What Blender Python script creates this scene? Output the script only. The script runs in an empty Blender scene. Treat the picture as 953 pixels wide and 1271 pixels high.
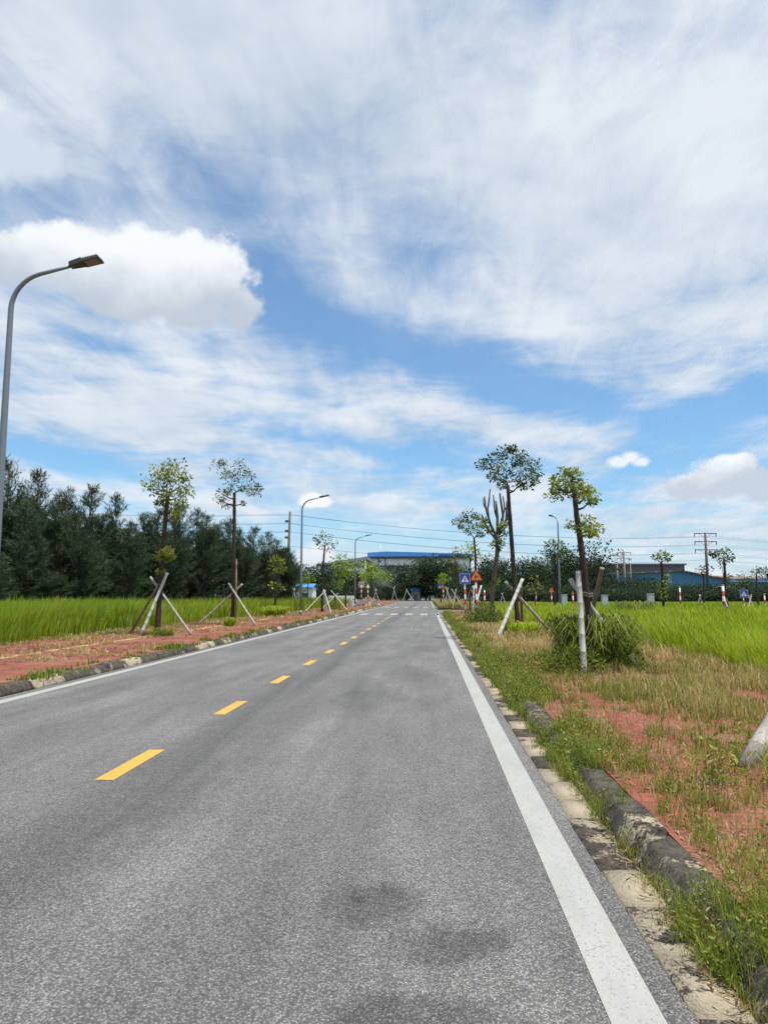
import bpy, math, random
import numpy as np
from mathutils import Vector, Matrix
R = math.radians
random.seed(7)
rng = np.random.default_rng(11)
sc = bpy.context.scene
COL = sc.collection

# ------------------------------------------------------------------ camera
F = 900.0; CX, CY = 476.5, 635.5; H = 1.6
TH = math.atan(103.5 / F); PSI = math.atan(54.5 / F * math.cos(TH))
cd = bpy.data.cameras.new('camera'); cam = bpy.data.objects.new('camera', cd); COL.objects.link(cam)
cam.location = (0, 0, H); cam.rotation_euler = (math.pi / 2 + TH, 0, PSI)
cd.sensor_fit = 'VERTICAL'; cd.sensor_height = 24; cd.lens = 24 * F / 1271.0
cd.clip_start = 0.05; cd.clip_end = 6000
sc.camera = cam
RM = Matrix.Rotation(PSI, 3, 'Z') @ Matrix.Rotation(math.pi / 2 + TH, 3, 'X')

def ray(px, py):
    return (RM @ Vector(((px - CX) / F, -(py - CY) / F, -1))).normalized()
def at(px, py, Y):                      # point seen at (px,py) at distance Y along the road
    d = ray(px, py); t = Y / d.y
    return Vector((d.x * t, Y, H + d.z * t))
def xat(px, Y): return at(px, 745, Y).x

# ------------------------------------------------------------------ object helpers
def tag(o, label=None, cat=None, group=None, kind=None):
    if label: o['label'] = label
    if cat: o['category'] = cat
    if group: o['group'] = group
    if kind: o['kind'] = kind
    return o
def empty(name, loc, label, cat, group=None, rz=0):
    o = bpy.data.objects.new(name, None); COL.objects.link(o)
    o.location = loc; o.rotation_euler = (0, 0, rz); o.empty_display_size = .2
    return tag(o, label, cat, group)
def link(name, me, parent=None, loc=None):
    o = bpy.data.objects.new(name, me); COL.objects.link(o)
    if parent: o.parent = parent
    if loc is not None: o.location = loc
    return o
def copy_tree(o, parent=None):
    c = o.copy(); COL.objects.link(c)
    if parent: c.parent = parent
    for ch in [x for x in o.children]:
        copy_tree(ch, c)
    return c

class MB:
    def __init__(s): s.v = []; s.f = []; s.m = []; s.sm = []
    def add(s, vs, fs, m=0, smooth=False):
        b = len(s.v); s.v += [tuple(v) for v in vs]
        for f in fs: s.f.append(tuple(b + i for i in f)); s.m.append(m); s.sm.append(smooth)
    def box(s, x0, y0, z0, x1, y1, z1, m=0):
        vs = [(x0,y0,z0),(x1,y0,z0),(x1,y1,z0),(x0,y1,z0),(x0,y0,z1),(x1,y0,z1),(x1,y1,z1),(x0,y1,z1)]
        s.add(vs, [(0,3,2,1),(4,5,6,7),(0,1,5,4),(1,2,6,5),(2,3,7,6),(3,0,4,7)], m)
    def tube(s, pts, rad, n=8, m=0, mats=None):
        pts = [Vector(p) for p in pts]; k = len(pts); vs = []
        up = None
        for i, p in enumerate(pts):
            t = (pts[min(i+1,k-1)] - pts[max(i-1,0)]).normalized()
            if up is None: up = t.orthogonal().normalized()
            u = (up - t * up.dot(t)).normalized(); up = u; w = t.cross(u)
            r = rad[i] if hasattr(rad, '__len__') else rad
            for j in range(n):
                a = 2*math.pi*j/n; vs.append(p + (u*math.cos(a) + w*math.sin(a))*r)
        b = len(s.v); s.v += [tuple(v) for v in vs]
        for i in range(k-1):
            mm = mats[i] if mats else m
            for j in range(n):
                s.f.append((b+i*n+j, b+i*n+(j+1)%n, b+(i+1)*n+(j+1)%n, b+(i+1)*n+j)); s.m.append(mm); s.sm.append(True)
        s.f.append(tuple(b+j for j in range(n))[::-1]); s.m.append(m); s.sm.append(False)
        s.f.append(tuple(b+(k-1)*n+j for j in range(n))); s.m.append(m); s.sm.append(False)
    def mesh(s, name, mats):
        me = bpy.data.meshes.new(name); me.from_pydata(s.v, [], s.f)
        for m in (mats if isinstance(mats, (list, tuple)) else [mats]): me.materials.append(m)
        me.polygons.foreach_set('material_index', s.m); me.polygons.foreach_set('use_smooth', s.sm)
        me.update(); return me
    def build(s, name, mats, parent=None, loc=None):
        return link(name, s.mesh(name, mats), parent, loc)

def np_mesh(name, V, loops, starts, mats, v=None, smooth=False, mi=None):
    me = bpy.data.meshes.new(name)
    me.vertices.add(len(V)); me.vertices.foreach_set('co', np.ascontiguousarray(V, dtype=np.float32).ravel())
    me.loops.add(len(loops)); me.loops.foreach_set('vertex_index', np.ascontiguousarray(loops, dtype=np.int32))
    me.polygons.add(len(starts)); me.polygons.foreach_set('loop_start', np.ascontiguousarray(starts, dtype=np.int32))
    for m in (mats if isinstance(mats, (list, tuple)) else [mats]): me.materials.append(m)
    if mi is not None: me.polygons.foreach_set('material_index', np.asarray(mi, dtype=np.int32))
    if smooth: me.polygons.foreach_set('use_smooth', np.ones(len(starts), dtype=bool))
    me.update(calc_edges=True)
    if v is not None:
        a = me.attributes.new('v', 'FLOAT', 'POINT'); a.data.foreach_set('value', np.ascontiguousarray(v, dtype=np.float32))
    return me

def norm(a): return a / np.maximum(np.linalg.norm(a, axis=-1, keepdims=True), 1e-9)

def rhombs(P, D, L, W, v, up=None, mid=.45):
    """leaf quads: base P, direction D, length L, width W"""
    n = len(P); D = norm(D)
    rnd = rng.normal(size=(n,3)) if up is None else up
    S = norm(np.cross(D, rnd)); L = np.broadcast_to(L, (n,))[:,None]; W = np.broadcast_to(W, (n,))[:,None]
    N = norm(np.cross(S, D)); M = P + D*L*mid
    V = np.stack([P, M + S*W/2 + N*W*.12, P + D*L, M - S*W/2 + N*W*.12], 1).reshape(-1,3)
    return V, np.repeat(v, 4)
def quad_mesh(name, V, mats, v): 
    n = len(V)//4
    return np_mesh(name, V, np.arange(4*n), np.arange(n)*4, mats, v)

def blades(P, h, w, lean, bend, v, ang=None):
    """grass blades: 5 verts each, quad + tri; P base (n,3), lean horizontal displacement of tip"""
    n = len(P)
    if ang is None: ang = rng.uniform(0, 2*np.pi, n)
    fa = rng.uniform(0, 2*np.pi, n)
    d = np.stack([np.cos(ang), np.sin(ang), np.zeros(n)], 1); s = np.stack([np.cos(fa), np.sin(fa), np.zeros(n)], 1)
    h = (np.asarray(h)*np.ones(n))[:,None]; bend = (np.asarray(bend)*np.ones(n))[:,None]; w = np.asarray(w)*np.ones(n); w = w[:,None]; lean = (np.asarray(lean)*np.ones(n))[:,None]
    mid = P + d*lean*.35 + np.array([0,0,1])*h*.6
    tip = P + d*lean + np.array([0,0,1])*h*(1-bend)
    V = np.stack([P - s*w/2, P + s*w/2, mid + s*w*.4, mid - s*w*.4, tip], 1).reshape(-1,3)
    b = (np.arange(n)*5)[:,None]
    loops = np.concatenate([b+0,b+1,b+2,b+3,b+3,b+2,b+4], 1).ravel()
    starts = np.stack([np.arange(n)*7, np.arange(n)*7+4], 1).ravel()
    return V, loops, starts, np.repeat(v, 5)

def vnoise(x, y, s=1.0, seed=0):
    x = np.asarray(x)/s + seed*17.31; y = np.asarray(y)/s + seed*9.7
    xi = np.floor(x).astype(np.int64); yi = np.floor(y).astype(np.int64); fx = x-xi; fy = y-yi
    fx = fx*fx*(3-2*fx); fy = fy*fy*(3-2*fy)
    def h(i, j):
        k = (i*374761393 + j*668265263 + seed*982451653) & 0xffffffff
        k = ((k ^ (k >> 13)) * 1274126177) & 0xffffffff
        return ((k ^ (k >> 16)) & 0xffff)/65535.0
    return (h(xi,yi)*(1-fx)+h(xi+1,yi)*fx)*(1-fy) + (h(xi,yi+1)*(1-fx)+h(xi+1,yi+1)*fx)*fy
def fnoise(x, y, s=1.0, seed=0): return .55*vnoise(x,y,s,seed)+.3*vnoise(x,y,s/2.1,seed+3)+.15*vnoise(x,y,s/4.3,seed+5)

# ------------------------------------------------------------------ node expression helper
class NT:
    def __init__(s, tree): s.t = tree; s.n = tree.nodes; s.l = tree.links
    def new(s, typ, **kw):
        n = s.n.new(typ)
        for k, v in kw.items(): setattr(n, k, v)
        return n
    def put(s, sock, val):
        if isinstance(val, X): s.l.new(val.s, sock)
        elif isinstance(val, bpy.types.NodeSocket): s.l.new(val, sock)
        else: sock.default_value = val
    def math(s, op, *a, clamp=False):
        n = s.new('ShaderNodeMath', operation=op, use_clamp=clamp)
        for i, x in enumerate(a): s.put(n.inputs[i], x)
        return X(s, n.outputs[0])
    def noise(s, vec, scale=1, detail=4, rough=.5, dist=0, out=0):
        n = s.new('ShaderNodeTexNoise'); s.put(n.inputs['Vector'], vec)
        n.inputs['Scale'].default_value = scale; n.inputs['Detail'].default_value = detail
        n.inputs['Roughness'].default_value = rough; n.inputs['Distortion'].default_value = dist
        return X(s, n.outputs[out])
    def vor(s, vec, scale=1, out='Distance', feature='F1', rnd=1):
        n = s.new('ShaderNodeTexVoronoi', feature=feature); s.put(n.inputs['Vector'], vec)
        n.inputs['Scale'].default_value = scale; n.inputs['Randomness'].default_value = rnd
        return X(s, n.outputs[out])
    def sstep(s, x, a, b):
        n = s.new('ShaderNodeMapRange', interpolation_type='SMOOTHSTEP'); s.put(n.inputs[0], x)
        s.put(n.inputs[1], a); s.put(n.inputs[2], b); return X(s, n.outputs[0])
    def lin(s, x, a, b, c=0, d=1):
        n = s.new('ShaderNodeMapRange'); s.put(n.inputs[0], x)
        for i, q in enumerate((a,b,c,d)): s.put(n.inputs[i+1], q)
        return X(s, n.outputs[0])
    def mix(s, f, a, b, mode='MIX'):
        n = s.new('ShaderNodeMix', data_type='RGBA', blend_type=mode)
        s.put(n.inputs[0], f)
        for sock, c in ((n.inputs[6], a), (n.inputs[7], b)):
            s.put(sock, (*c, 1) if isinstance(c, tuple) and len(c) == 3 else c)
        return X(s, n.outputs[2])
    def comb(s, x, y, z):
        n = s.new('ShaderNodeCombineXYZ')
        for i, q in enumerate((x,y,z)): s.put(n.inputs[i], q)
        return X(s, n.outputs[0])
    def sep(s, v):
        n = s.new('ShaderNodeSeparateXYZ'); s.put(n.inputs[0], v)
        return [X(s, o) for o in n.outputs]
    def ramp(s, x, stops, interp='LINEAR'):
        n = s.new('ShaderNodeValToRGB'); s.put(n.inputs[0], x); cr = n.color_ramp; cr.interpolation = interp
        while len(cr.elements) < len(stops): cr.elements.new(.5)
        for e, (p, c) in zip(cr.elements, stops): e.position = p; e.color = (*c, 1)
        return X(s, n.outputs[0])
    def bump(s, h, strength=.3, dist=.01):
        n = s.new('ShaderNodeBump'); s.put(n.inputs['Height'], h); n.inputs['Strength'].default_value = strength
        n.inputs['Distance'].default_value = dist; return X(s, n.outputs[0])
    def scale(s, v, sx, sy, sz, loc=(0,0,0), rot=(0,0,0)):
        n = s.new('ShaderNodeMapping'); s.put(n.inputs[0], v); n.inputs['Scale'].default_value = (sx,sy,sz)
        n.inputs['Location'].default_value = loc; n.inputs['Rotation'].default_value = rot; return X(s, n.outputs[0])
class X:
    def __init__(s, nt, sock): s.nt = nt; s.s = sock
    def __add__(a, b): return a.nt.math('ADD', a, b)
    __radd__ = __add__
    def __sub__(a, b): return a.nt.math('SUBTRACT', a, b)
    def __rsub__(a, b): return a.nt.math('SUBTRACT', b, a)
    def __mul__(a, b): return a.nt.math('MULTIPLY', a, b)
    __rmul__ = __mul__
    def __truediv__(a, b): return a.nt.math('DIVIDE', a, b)

def mat(name, fn=None, col=(.5,.5,.5), rough=.8, metal=0, spec=.5):
    m = bpy.data.materials.new(name); m.use_nodes = True; t = NT(m.node_tree)
    p = m.node_tree.nodes['Principled BSDF']
    p.inputs['Base Color'].default_value = (*col, 1); p.inputs['Roughness'].default_value = rough
    p.inputs['Metallic'].default_value = metal; p.inputs['Specular IOR Level'].default_value = spec
    if fn:
        tc = m.node_tree.nodes.new('ShaderNodeTexCoord')
        geo = m.node_tree.nodes.new('ShaderNodeNewGeometry')
        fn(t, p, X(t, tc.outputs['Object']), X(t, geo.outputs['Position']))
    return m
def simple(name, col, rough=.7, var=.25, scale=6, metal=0, bump=0):
    def fn(t, p, oc, wp):
        n = t.noise(wp, scale, 5, .6)
        k = t.lin(n, .25, .75, 1-var, 1+var)
        c = t.mix(1.0, col, t.comb(k,k,k), 'MULTIPLY'); t.put(p.inputs['Base Color'], c)
        if bump: t.put(p.inputs['Normal'], t.bump(n, bump, .02))
    return mat(name, fn, col, rough, metal)
def leafmat(name, stops, trans=.35, rough=.55, tcol=1.3):
    m = bpy.data.materials.new(name); m.use_nodes = True; t = NT(m.node_tree); nd = m.node_tree.nodes
    p = nd['Principled BSDF']; out = nd['Material Output']
    a = nd.new('ShaderNodeAttribute'); a.attribute_name = 'v'
    c = t.ramp(X(t, a.outputs['Fac']), stops)
    p.inputs['Roughness'].default_value = rough; p.inputs['Specular IOR Level'].default_value = .3
    t.put(p.inputs['Base Color'], c)
    tr = nd.new('ShaderNodeBsdfTranslucent')
    t.put(tr.inputs[0], t.mix(1.0, c, (tcol, tcol*1.05, tcol*.5), 'MULTIPLY'))
    mx = nd.new('ShaderNodeMixShader'); mx.inputs[0].default_value = trans
    t.l.new(p.outputs[0], mx.inputs[1]); t.l.new(tr.outputs[0], mx.inputs[2]); t.l.new(mx.outputs[0], out.inputs[0])
    return m

# ------------------------------------------------------------------ materials
def m_asphalt(t, p, oc, wp):
    st = t.vor(wp, 98); cell = t.vor(wp, 98, out='Color'); cr = t.sep(cell)[0]
    fine = t.noise(wp, 210, 3, .7)
    big = t.noise(t.scale(wp, 1.2, .35, 1), 1.1, 5, .6); mid = t.noise(wp, 9, 4, .6)
    grain = t.lin(cr, 0, 1, .35, 1.38)
    gap = t.sstep(st, .66, .26)*.62 + .30
    b = grain*gap*1.0 + t.lin(fine, .35, .65, .0, .30)
    spark = t.sstep(cr, .93, .99)*gap
    tone = t.lin(big, .3, .72, .74, 1.18)*t.lin(mid, .3, .7, .93, 1.07)
    x, y, z = t.sep(wp)
    # worn tracks and the dark damp-looking stains of the near lane (their own ragged shapes)
    wob = (t.noise(wp, 1.7, 4, .6) - .5)
    wob = wob + (t.noise(wp, 7, 5, .65) - .5)*.5
    def blot(cx, cy, rx, ry, k):
        q = ((x-cx)*(x-cx))*(1/rx**2) + ((y-cy)*(y-cy))*(1/ry**2)
        return t.sstep(q + wob*4.2, 1.9, .0)*k
    st1 = blot(-.28, 4.0, .24, .26, .50) + blot(.10, 3.6, .26, .20, .42) + blot(-.05, 2.95, .34, .16, .36) \
        + blot(-.9, 11.5, .5, 1.8, .13) + blot(-.45, 15.5, .5, 1.6, .13) + blot(.1, 24, .6, 3, .1)
    long_ = t.noise(t.scale(wp, 1, .07, 1), 1.9, 5, .6, .3)
    trk = t.sstep(t.math('ABSOLUTE', x + 2.35 + wob*1.0), .75, .05)*.26*t.lin(big, .35, .65, .4, 1.3) + t.lin(long_, .35, .68, 0, .30)
    tone = tone*(1 - st1 - trk)
    v = b*tone*.262 + spark*.06 + .010
    c = t.comb(v*1.03, v*1.0, v*.955)
    t.put(p.inputs['Base Color'], c)
    t.put(p.inputs['Normal'], t.bump(gap*grain + fine*.4, .6, .006))
M_asphalt = mat('asphalt', m_asphalt, rough=.8, spec=.3)
def paintmat(name, col, wear=.55):
    def fn(t, p, oc, wp):
        n = t.noise(wp, 60, 4, .7); st = t.vor(wp, 110); big = t.noise(t.scale(wp, 3, .8, 1), 2, 4, .6)
        k = t.lin(big, .3, .7, .86, 1.05)*t.lin(n, .3, .7, .93, 1.04)
        c = t.mix(1.0, col, t.comb(k,k,k), 'MULTIPLY')
        w = t.sstep(n*.6 + big*.4, wear+.02, wear+.13)*.75
        cr = t.vor(t.scale(wp, 5, 3, 1), 1.5, feature='DISTANCE_TO_EDGE')
        crack = t.sstep(cr, .012, .004)*.35*t.sstep(big, .45, .6)
        sp = t.sstep(t.sep(t.vor(wp, 98, out='Color'))[0], .86, .97)*t.lin(n, .35, .65, .1, .8)
        t.put(p.inputs['Base Color'], t.mix(t.math('MINIMUM', w + crack + sp, .9), c, (.16,.16,.155)))
        t.put(p.inputs['Normal'], t.bump(n, .2, .004))
    return mat(name, fn, rough=.6)
M_white_line = paintmat('road_paint_white', (.385,.38,.345))
M_yellow_line = paintmat('road_paint_yellow', (.58,.34,.04), .6)

def m_paver(t, p, oc, wp):
    def brick(sc_, off, rot):
        n = t.new('ShaderNodeTexBrick'); n.offset = .5
        t.put(n.inputs['Vector'], t.scale(wp + 0 if False else wp, 1,1,1, rot=(0,0,rot)))
        n.inputs['Scale'].default_value = 1; n.inputs['Brick Width'].default_value = .225; n.inputs['Row Height'].default_value = .115
        n.inputs['Mortar Size'].default_value = .006; n.inputs['Mortar Smooth'].default_value = .3
        n.inputs['Color1'].default_value = (.19,.046,.031,1); n.inputs['Color2'].default_value = (.28,.078,.052,1)
        n.inputs['Mortar'].default_value = (.07,.055,.04,1); return n
    b = brick(1,0,0)
    # wavy interlocking joints
    wv = t.new('ShaderNodeVectorMath', operation='ADD')
    ns = t.noise(wp, 9, 1, .5, out=1); sv = t.new('ShaderNodeVectorMath', operation='SCALE'); t.put(sv.inputs[0], ns); sv.inputs['Scale'].default_value = .05
    t.put(wv.inputs[0], wp); t.put(wv.inputs[1], sv.outputs[0]); b.id_data.links.new(wv.outputs[0], b.inputs['Vector'])
    dirt = t.noise(wp, .9, 6, .62); fine = t.noise(wp, 22, 5, .7); xx, yy, zz = t.sep(wp)
    c = t.mix(t.lin(fine, .35, .7, 0, .45), X(t, b.outputs[0]), (.29,.115,.085))
    m1 = t.sstep(dirt + (fine-.5)*.5, .45, .66)
    c = t.mix(m1*.6, c, t.mix(t.lin(fine,.3,.7), (.15,.085,.045), (.36,.22,.13)))
    m2 = t.sstep(t.noise(wp, 2.7, 5, .6) + (fine-.5)*.3, .60, .70)
    c = t.mix(m2*.75, c, (.075,.06,.035))
    t.put(p.inputs['Base Color'], c)
    t.put(p.inputs['Normal'], t.bump(t.math('SUBTRACT', fine*.4, X(t, b.outputs[1])), .6, .012))
M_paver = mat('red_interlocking_pavers', m_paver, rough=.9, spec=.2)
def m_soilpav(t, p, oc, wp):
    f = t.noise(wp, 18, 6, .7); d = t.noise(wp, 1.4, 5, .6)
    c = t.mix(t.sstep(d, .42, .6), (.25,.12,.08), (.17,.115,.06)); c = t.mix(t.lin(f, .3, .7, 0, .6), c, (.30,.20,.11))
    t.put(p.inputs['Base Color'], c); t.put(p.inputs['Normal'], t.bump(f, .7, .03))
M_soil = mat('reddish_soil', m_soilpav, rough=.95, spec=.1)
def m_ground(t, p, oc, wp):
    f = t.noise(wp, 3, 6, .7); d = t.noise(wp, .05, 4, .6)
    c = t.mix(f, (.05,.09,.02), (.10,.13,.035)); c = t.mix(t.sstep(d, .5, .7)*.5, c, (.13,.11,.05))
    t.put(p.inputs['Base Color'], c); t.put(p.inputs['Normal'], t.bump(f, .6, .05))
M_ground = mat('grassy_soil', m_ground, rough=.95, spec=.1)
def m_kerb(light):
    def fn(t, p, oc, wp):
        a = t.new('ShaderNodeAttribute'); a.attribute_name = 'v'; v = X(t, a.outputs['Fac'])
        n = t.noise(wp, 2.6, 6, .65, .6); f = t.noise(wp, 40, 5, .7); g = t.noise(wp, 9, 4, .6)
        clean = t.mix(f, (.30,.25,.18), (.52,.44,.32)); dark = t.mix(t.lin(g*.5+f*.5,.35,.65), (.022,.020,.016), (.15,.13,.10))
        k = t.sstep(n + v*light + (f-.5)*.5 + (g-.5)*.3, .57, .66)
        c = t.mix(k, dark, clean)
        moss = t.sstep(g + (f-.5)*.4, .6, .72); c = t.mix(moss*.5, c, (.10,.11,.045))
        t.put(p.inputs['Base Color'], c); t.put(p.inputs['Normal'], t.bump(f*.8 + g, .9, .02))
    return mat('stained_concrete', fn, rough=.9, spec=.2)
M_kerb = m_kerb(.24); M_gutter = m_kerb(.36)
def m_tactile(t, p, oc, wp):
    f = t.noise(wp, 30, 5, .7); d = t.noise(wp, 1.6, 4, .6)
    c = t.mix(f, (.42,.27,.09), (.55,.38,.16)); c = t.mix(t.sstep(d + (f-.5)*.4, .48, .58)*.85, c, (.22,.11,.07))
    t.put(p.inputs['Base Color'], c); t.put(p.inputs['Normal'], t.bump(t.vor(wp, 16), .5, .01))
M_tactile = mat('yellow_tactile_paving', m_tactile, rough=.9)

def m_bark(t, p, oc, wp):
    n = t.noise(t.scale(wp, 1,1,.25), 22, 6, .7); g = t.noise(wp, 5, 3, .6)
    c = t.mix(t.lin(n, .3, .7), (.018,.014,.011), (.085,.068,.052)); c = t.mix(t.sstep(g, .6, .75)*.5, c, (.15,.14,.12))
    t.put(p.inputs['Base Color'], c); t.put(p.inputs['Normal'], t.bump(n, .8, .02))
M_bark = mat('dark_bark', m_bark, rough=.95, spec=.2)
def m_bark2(t, p, oc, wp):
    n = t.noise(t.scale(wp, 1,1,.25), 22, 6, .7)
    c = t.mix(t.lin(n, .3, .7), (.05,.04,.032), (.17,.145,.12))
    t.put(p.inputs['Base Color'], c); t.put(p.inputs['Normal'], t.bump(n, .8, .02))
M_bark_pale = mat('grey_brown_bark', m_bark2, rough=.95, spec=.2)
def polemat(name, a, b):
    def fn(t, p, oc, wp):
        n = t.noise(t.scale(wp, 1,1,.3), 14, 5, .65); f = t.noise(wp, 70, 3, .6)
        c = t.mix(t.lin(n*.7+f*.3, .35, .65), a, b); c = t.mix(t.sstep(n, .63, .72)*.5, c, (.10,.085,.065))
        t.put(p.inputs['Base Color'], c); t.put(p.inputs['Normal'], t.bump(n, .3, .01))
    return mat(name, fn, rough=.7, spec=.3)
M_pole_w = polemat('weathered_pale_bamboo', (.34,.33,.30), (.56,.545,.51))
M_pole_b = polemat('brown_bamboo', (.13,.095,.065), (.27,.21,.15))
M_pole_g = polemat('grey_bamboo', (.27,.25,.215), (.46,.43,.38))
M_node = simple('bamboo_node', (.17,.15,.12), .9, .3, 30)
M_lamp = simple('galvanised_steel', (.20,.225,.25), .45, .12, 9, .35)
M_lampdark = simple('dark_lamp_housing', (.05,.052,.056), .5, .15, 9, .2)
M_lens = simple('lamp_lens', (.17,.17,.18), .25, .1, 4)
M_conc = simple('pole_concrete', (.24,.21,.19), .9, .25, 3)
M_brownpost = simple('brown_pole', (.13,.095,.08), .9, .25, 4)
M_limew = simple('lime_wash', (.62,.61,.58), .9, .15, 8)
M_wire = mat('wire', None, (.045,.05,.06), .6)
M_red = simple('sign_red_paint', (.48,.025,.02), .5, .12, 9)
M_orange = simple('sign_orange_face', (.80,.27,.02), .45, .08, 6)
M_blue = simple('sign_blue_face', (.012,.07,.42), .45, .1, 6)
M_white = simple('sign_white', (.72,.72,.70), .5, .08, 9)
M_black = mat('sign_black', None, (.015,.015,.015), .5)
M_signback = simple('bare_sign_back', (.42,.41,.38), .5, .1, 6, .3)
def m_post(t, p, oc, wp):
    z = t.sep(oc)[2]; k = t.math('FRACT', z*(1/.62)); s = t.math('GREATER_THAN', k, .5)
    n = t.noise(wp, 9, 5, .6); c = t.mix(s, (.70,.69,.66), (.42,.03,.025))
    t.put(p.inputs['Base Color'], t.mix(t.sstep(n, .60, .72)*.6, c, (.19,.11,.08)))
M_post = mat('red_white_banded_paint', m_post, rough=.6)
M_cabinet = simple('cabinet_grey', (.46,.48,.48), .6, .1, 3)
M_fwall = simple('factory_wall', (.80,.80,.80), .8, .08, .4)
M_fgrey = simple('factory_grey_wall', (.22,.235,.25), .8, .08, .3)
M_groof = simple('grey_roof', (.24,.25,.26), .7, .15, .3)
M_bluefascia = simple('blue_fascia', (.07,.30,.72), .5, .06, .3)
M_bluefascia2 = simple('deep_blue_fascia', (.03,.10,.40), .5, .06, .3)
M_glass = simple('window_glass', (.045,.10,.14), .15, .2, .5)
def m_bluewall(t, p, oc, wp):
    x, y, z = t.sep(wp); w = t.math('SINE', x*9); n = t.noise(wp, .12, 4, .6)
    c = t.mix(t.lin(n, .3, .7), (.05,.17,.36), (.075,.22,.43)); t.put(p.inputs['Base Color'], c); t.put(p.inputs['Normal'], t.bump(w, .4, .05))
M_bluewall = mat('blue_corrugated_wall', m_bluewall, rough=.6)
def m_rust(t, p, oc, wp):
    x, y, z = t.sep(wp); w = t.math('SINE', x*1.7 + y*.4); n = t.noise(wp, .3, 5, .7)
    c = t.mix(t.lin(n, .3, .7), (.13,.065,.05), (.24,.14,.11)); c = t.mix(t.sstep(w, .75, .95)*.55, c, (.40,.36,.33))
    t.put(p.inputs['Base Color'], c)
M_rust = mat('rusty_striped_roof', m_rust, rough=.8)
M_darkfascia = simple('dark_grey_fascia', (.10,.10,.105), .7, .1, .3)
M_whiteroof = simple('pale_sheet_roof', (.60,.62,.62), .6, .08, .5)
M_tarp = simple('blue_tarp', (.06,.22,.50), .5, .15, 1)
M_gravel = simple('grey_gravel', (.30,.30,.31), .95, .3, 7, 0, .9)
M_sand = simple('tan_rubble', (.33,.25,.18), .95, .35, 5, 0, .9)

G = dict
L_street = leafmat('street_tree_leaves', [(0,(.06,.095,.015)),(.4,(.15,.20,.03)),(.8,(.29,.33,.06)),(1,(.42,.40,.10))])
L_yellow = leafmat('yellow_green_leaves', [(0,(.085,.125,.015)),(.5,(.21,.26,.03)),(.85,(.33,.34,.05)),(1,(.42,.36,.08))], .42)
L_dull = leafmat('dull_green_leaves', [(0,(.028,.055,.022)),(.6,(.075,.12,.045)),(.9,(.15,.20,.08)),(1,(.27,.27,.11))], .28)
L_bright = leafmat('bright_lime_leaves', [(0,(.12,.20,.012)),(.6,(.24,.36,.03)),(1,(.36,.45,.06))], .42)
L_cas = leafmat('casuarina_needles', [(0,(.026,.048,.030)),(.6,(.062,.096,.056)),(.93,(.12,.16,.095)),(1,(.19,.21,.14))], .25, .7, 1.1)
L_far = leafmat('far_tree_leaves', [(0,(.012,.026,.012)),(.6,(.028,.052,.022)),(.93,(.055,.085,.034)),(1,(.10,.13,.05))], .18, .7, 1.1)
L_farlite = leafmat('far_light_leaves', [(0,(.03,.06,.015)),(.6,(.07,.12,.03)),(1,(.16,.20,.05))], .3)
L_grass = leafmat('tall_grass', [(0,(.08,.13,.014)),(.3,(.27,.35,.022)),(.7,(.45,.52,.045)),(.93,(.55,.58,.09)),(1,(.60,.56,.30))], .45, .5, 1.2)
L_grassL = leafmat('tall_grass_left', [(0,(.07,.13,.012)),(.3,(.22,.31,.020)),(.7,(.38,.46,.04)),(.93,(.42,.46,.09)),(1,(.55,.52,.26))], .45, .5, 1.2)
L_dry = leafmat('dry_grass', [(0,(.13,.17,.035)),(.3,(.27,.28,.08)),(.55,(.44,.35,.16)),(.8,(.58,.42,.24)),(1,(.74,.60,.40))], .35, .7, 1.1)
L_weed = leafmat('kerb_weeds', [(0,(.055,.085,.015)),(.4,(.14,.19,.028)),(.7,(.25,.29,.045)),(.9,(.40,.36,.10)),(1,(.36,.22,.12))], .35)
L_litter = leafmat('dead_leaf_litter', [(0,(.10,.065,.03)),(.5,(.24,.16,.08)),(1,(.40,.31,.19))], .1)

# ------------------------------------------------------------------ sky (world)
SUN = Vector((.27, -.14, .95)).normalized()
el = math.asin(SUN.z); az = math.atan2(SUN.x, SUN.y)
w = bpy.data.worlds.new('World'); sc.world = w; w.use_nodes = True
t = NT(w.node_tree); bg = w.node_tree.nodes['Background']
sky = t.new('ShaderNodeTexSky', sky_type='NISHITA'); sky.sun_disc = False
sky.sun_elevation = el; sky.sun_rotation = az; sky.air_density = 1.0; sky.dust_density = .6; sky.ozone_density = 2.0
tc = t.new('ShaderNodeTexCoord'); d = X(t, tc.outputs['Generated'])
dx, dy, dz = t.sep(d)
A = t.math('ARCTAN2', dx, dy); E = t.math('ARCTAN2', dz, t.math('SQRT', dx*dx + dy*dy))
wn = t.noise(d, 3.2, 5, .55, out=1); wr, wg, wb = t.sep(wn)
wf = t.noise(d, 11, 4, .6, out=1); fr, fg, fb = t.sep(wf)
Aw = A + (wr-.5)*.22; Ew = E + (wg-.5)*.12
def skydir(px, py):
    v = ray(px, py); return math.atan2(v.x, v.y), math.asin(v.z)
def blob(px, py, rx, ry, rot, k, AA=None, EE=None):
    a0, e0 = skydir(px, py); AA = Aw if AA is None else AA; EE = Ew if EE is None else EE
    c, s = math.cos(R(rot)), math.sin(R(rot)); rx = rx/F/max(.6, math.cos(e0)); ry = ry/F
    u = (AA - a0); v = (EE - e0)
    p = u*(c/rx) - v*(s/rx); q = u*(s/ry) + v*(c/ry)
    return t.math('EXPONENT', (p*p + q*q)*-1.0)*k
P = t.comb(dx/(dz+.13), dy/(dz+.13), .3)
streak = t.noise(t.scale(P, 1.1, .55, 1, rot=(0,0,R(28))), 1.3, 8, .58, .9)
bill = t.noise(P, 2.6, 9, .56, .4)
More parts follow.
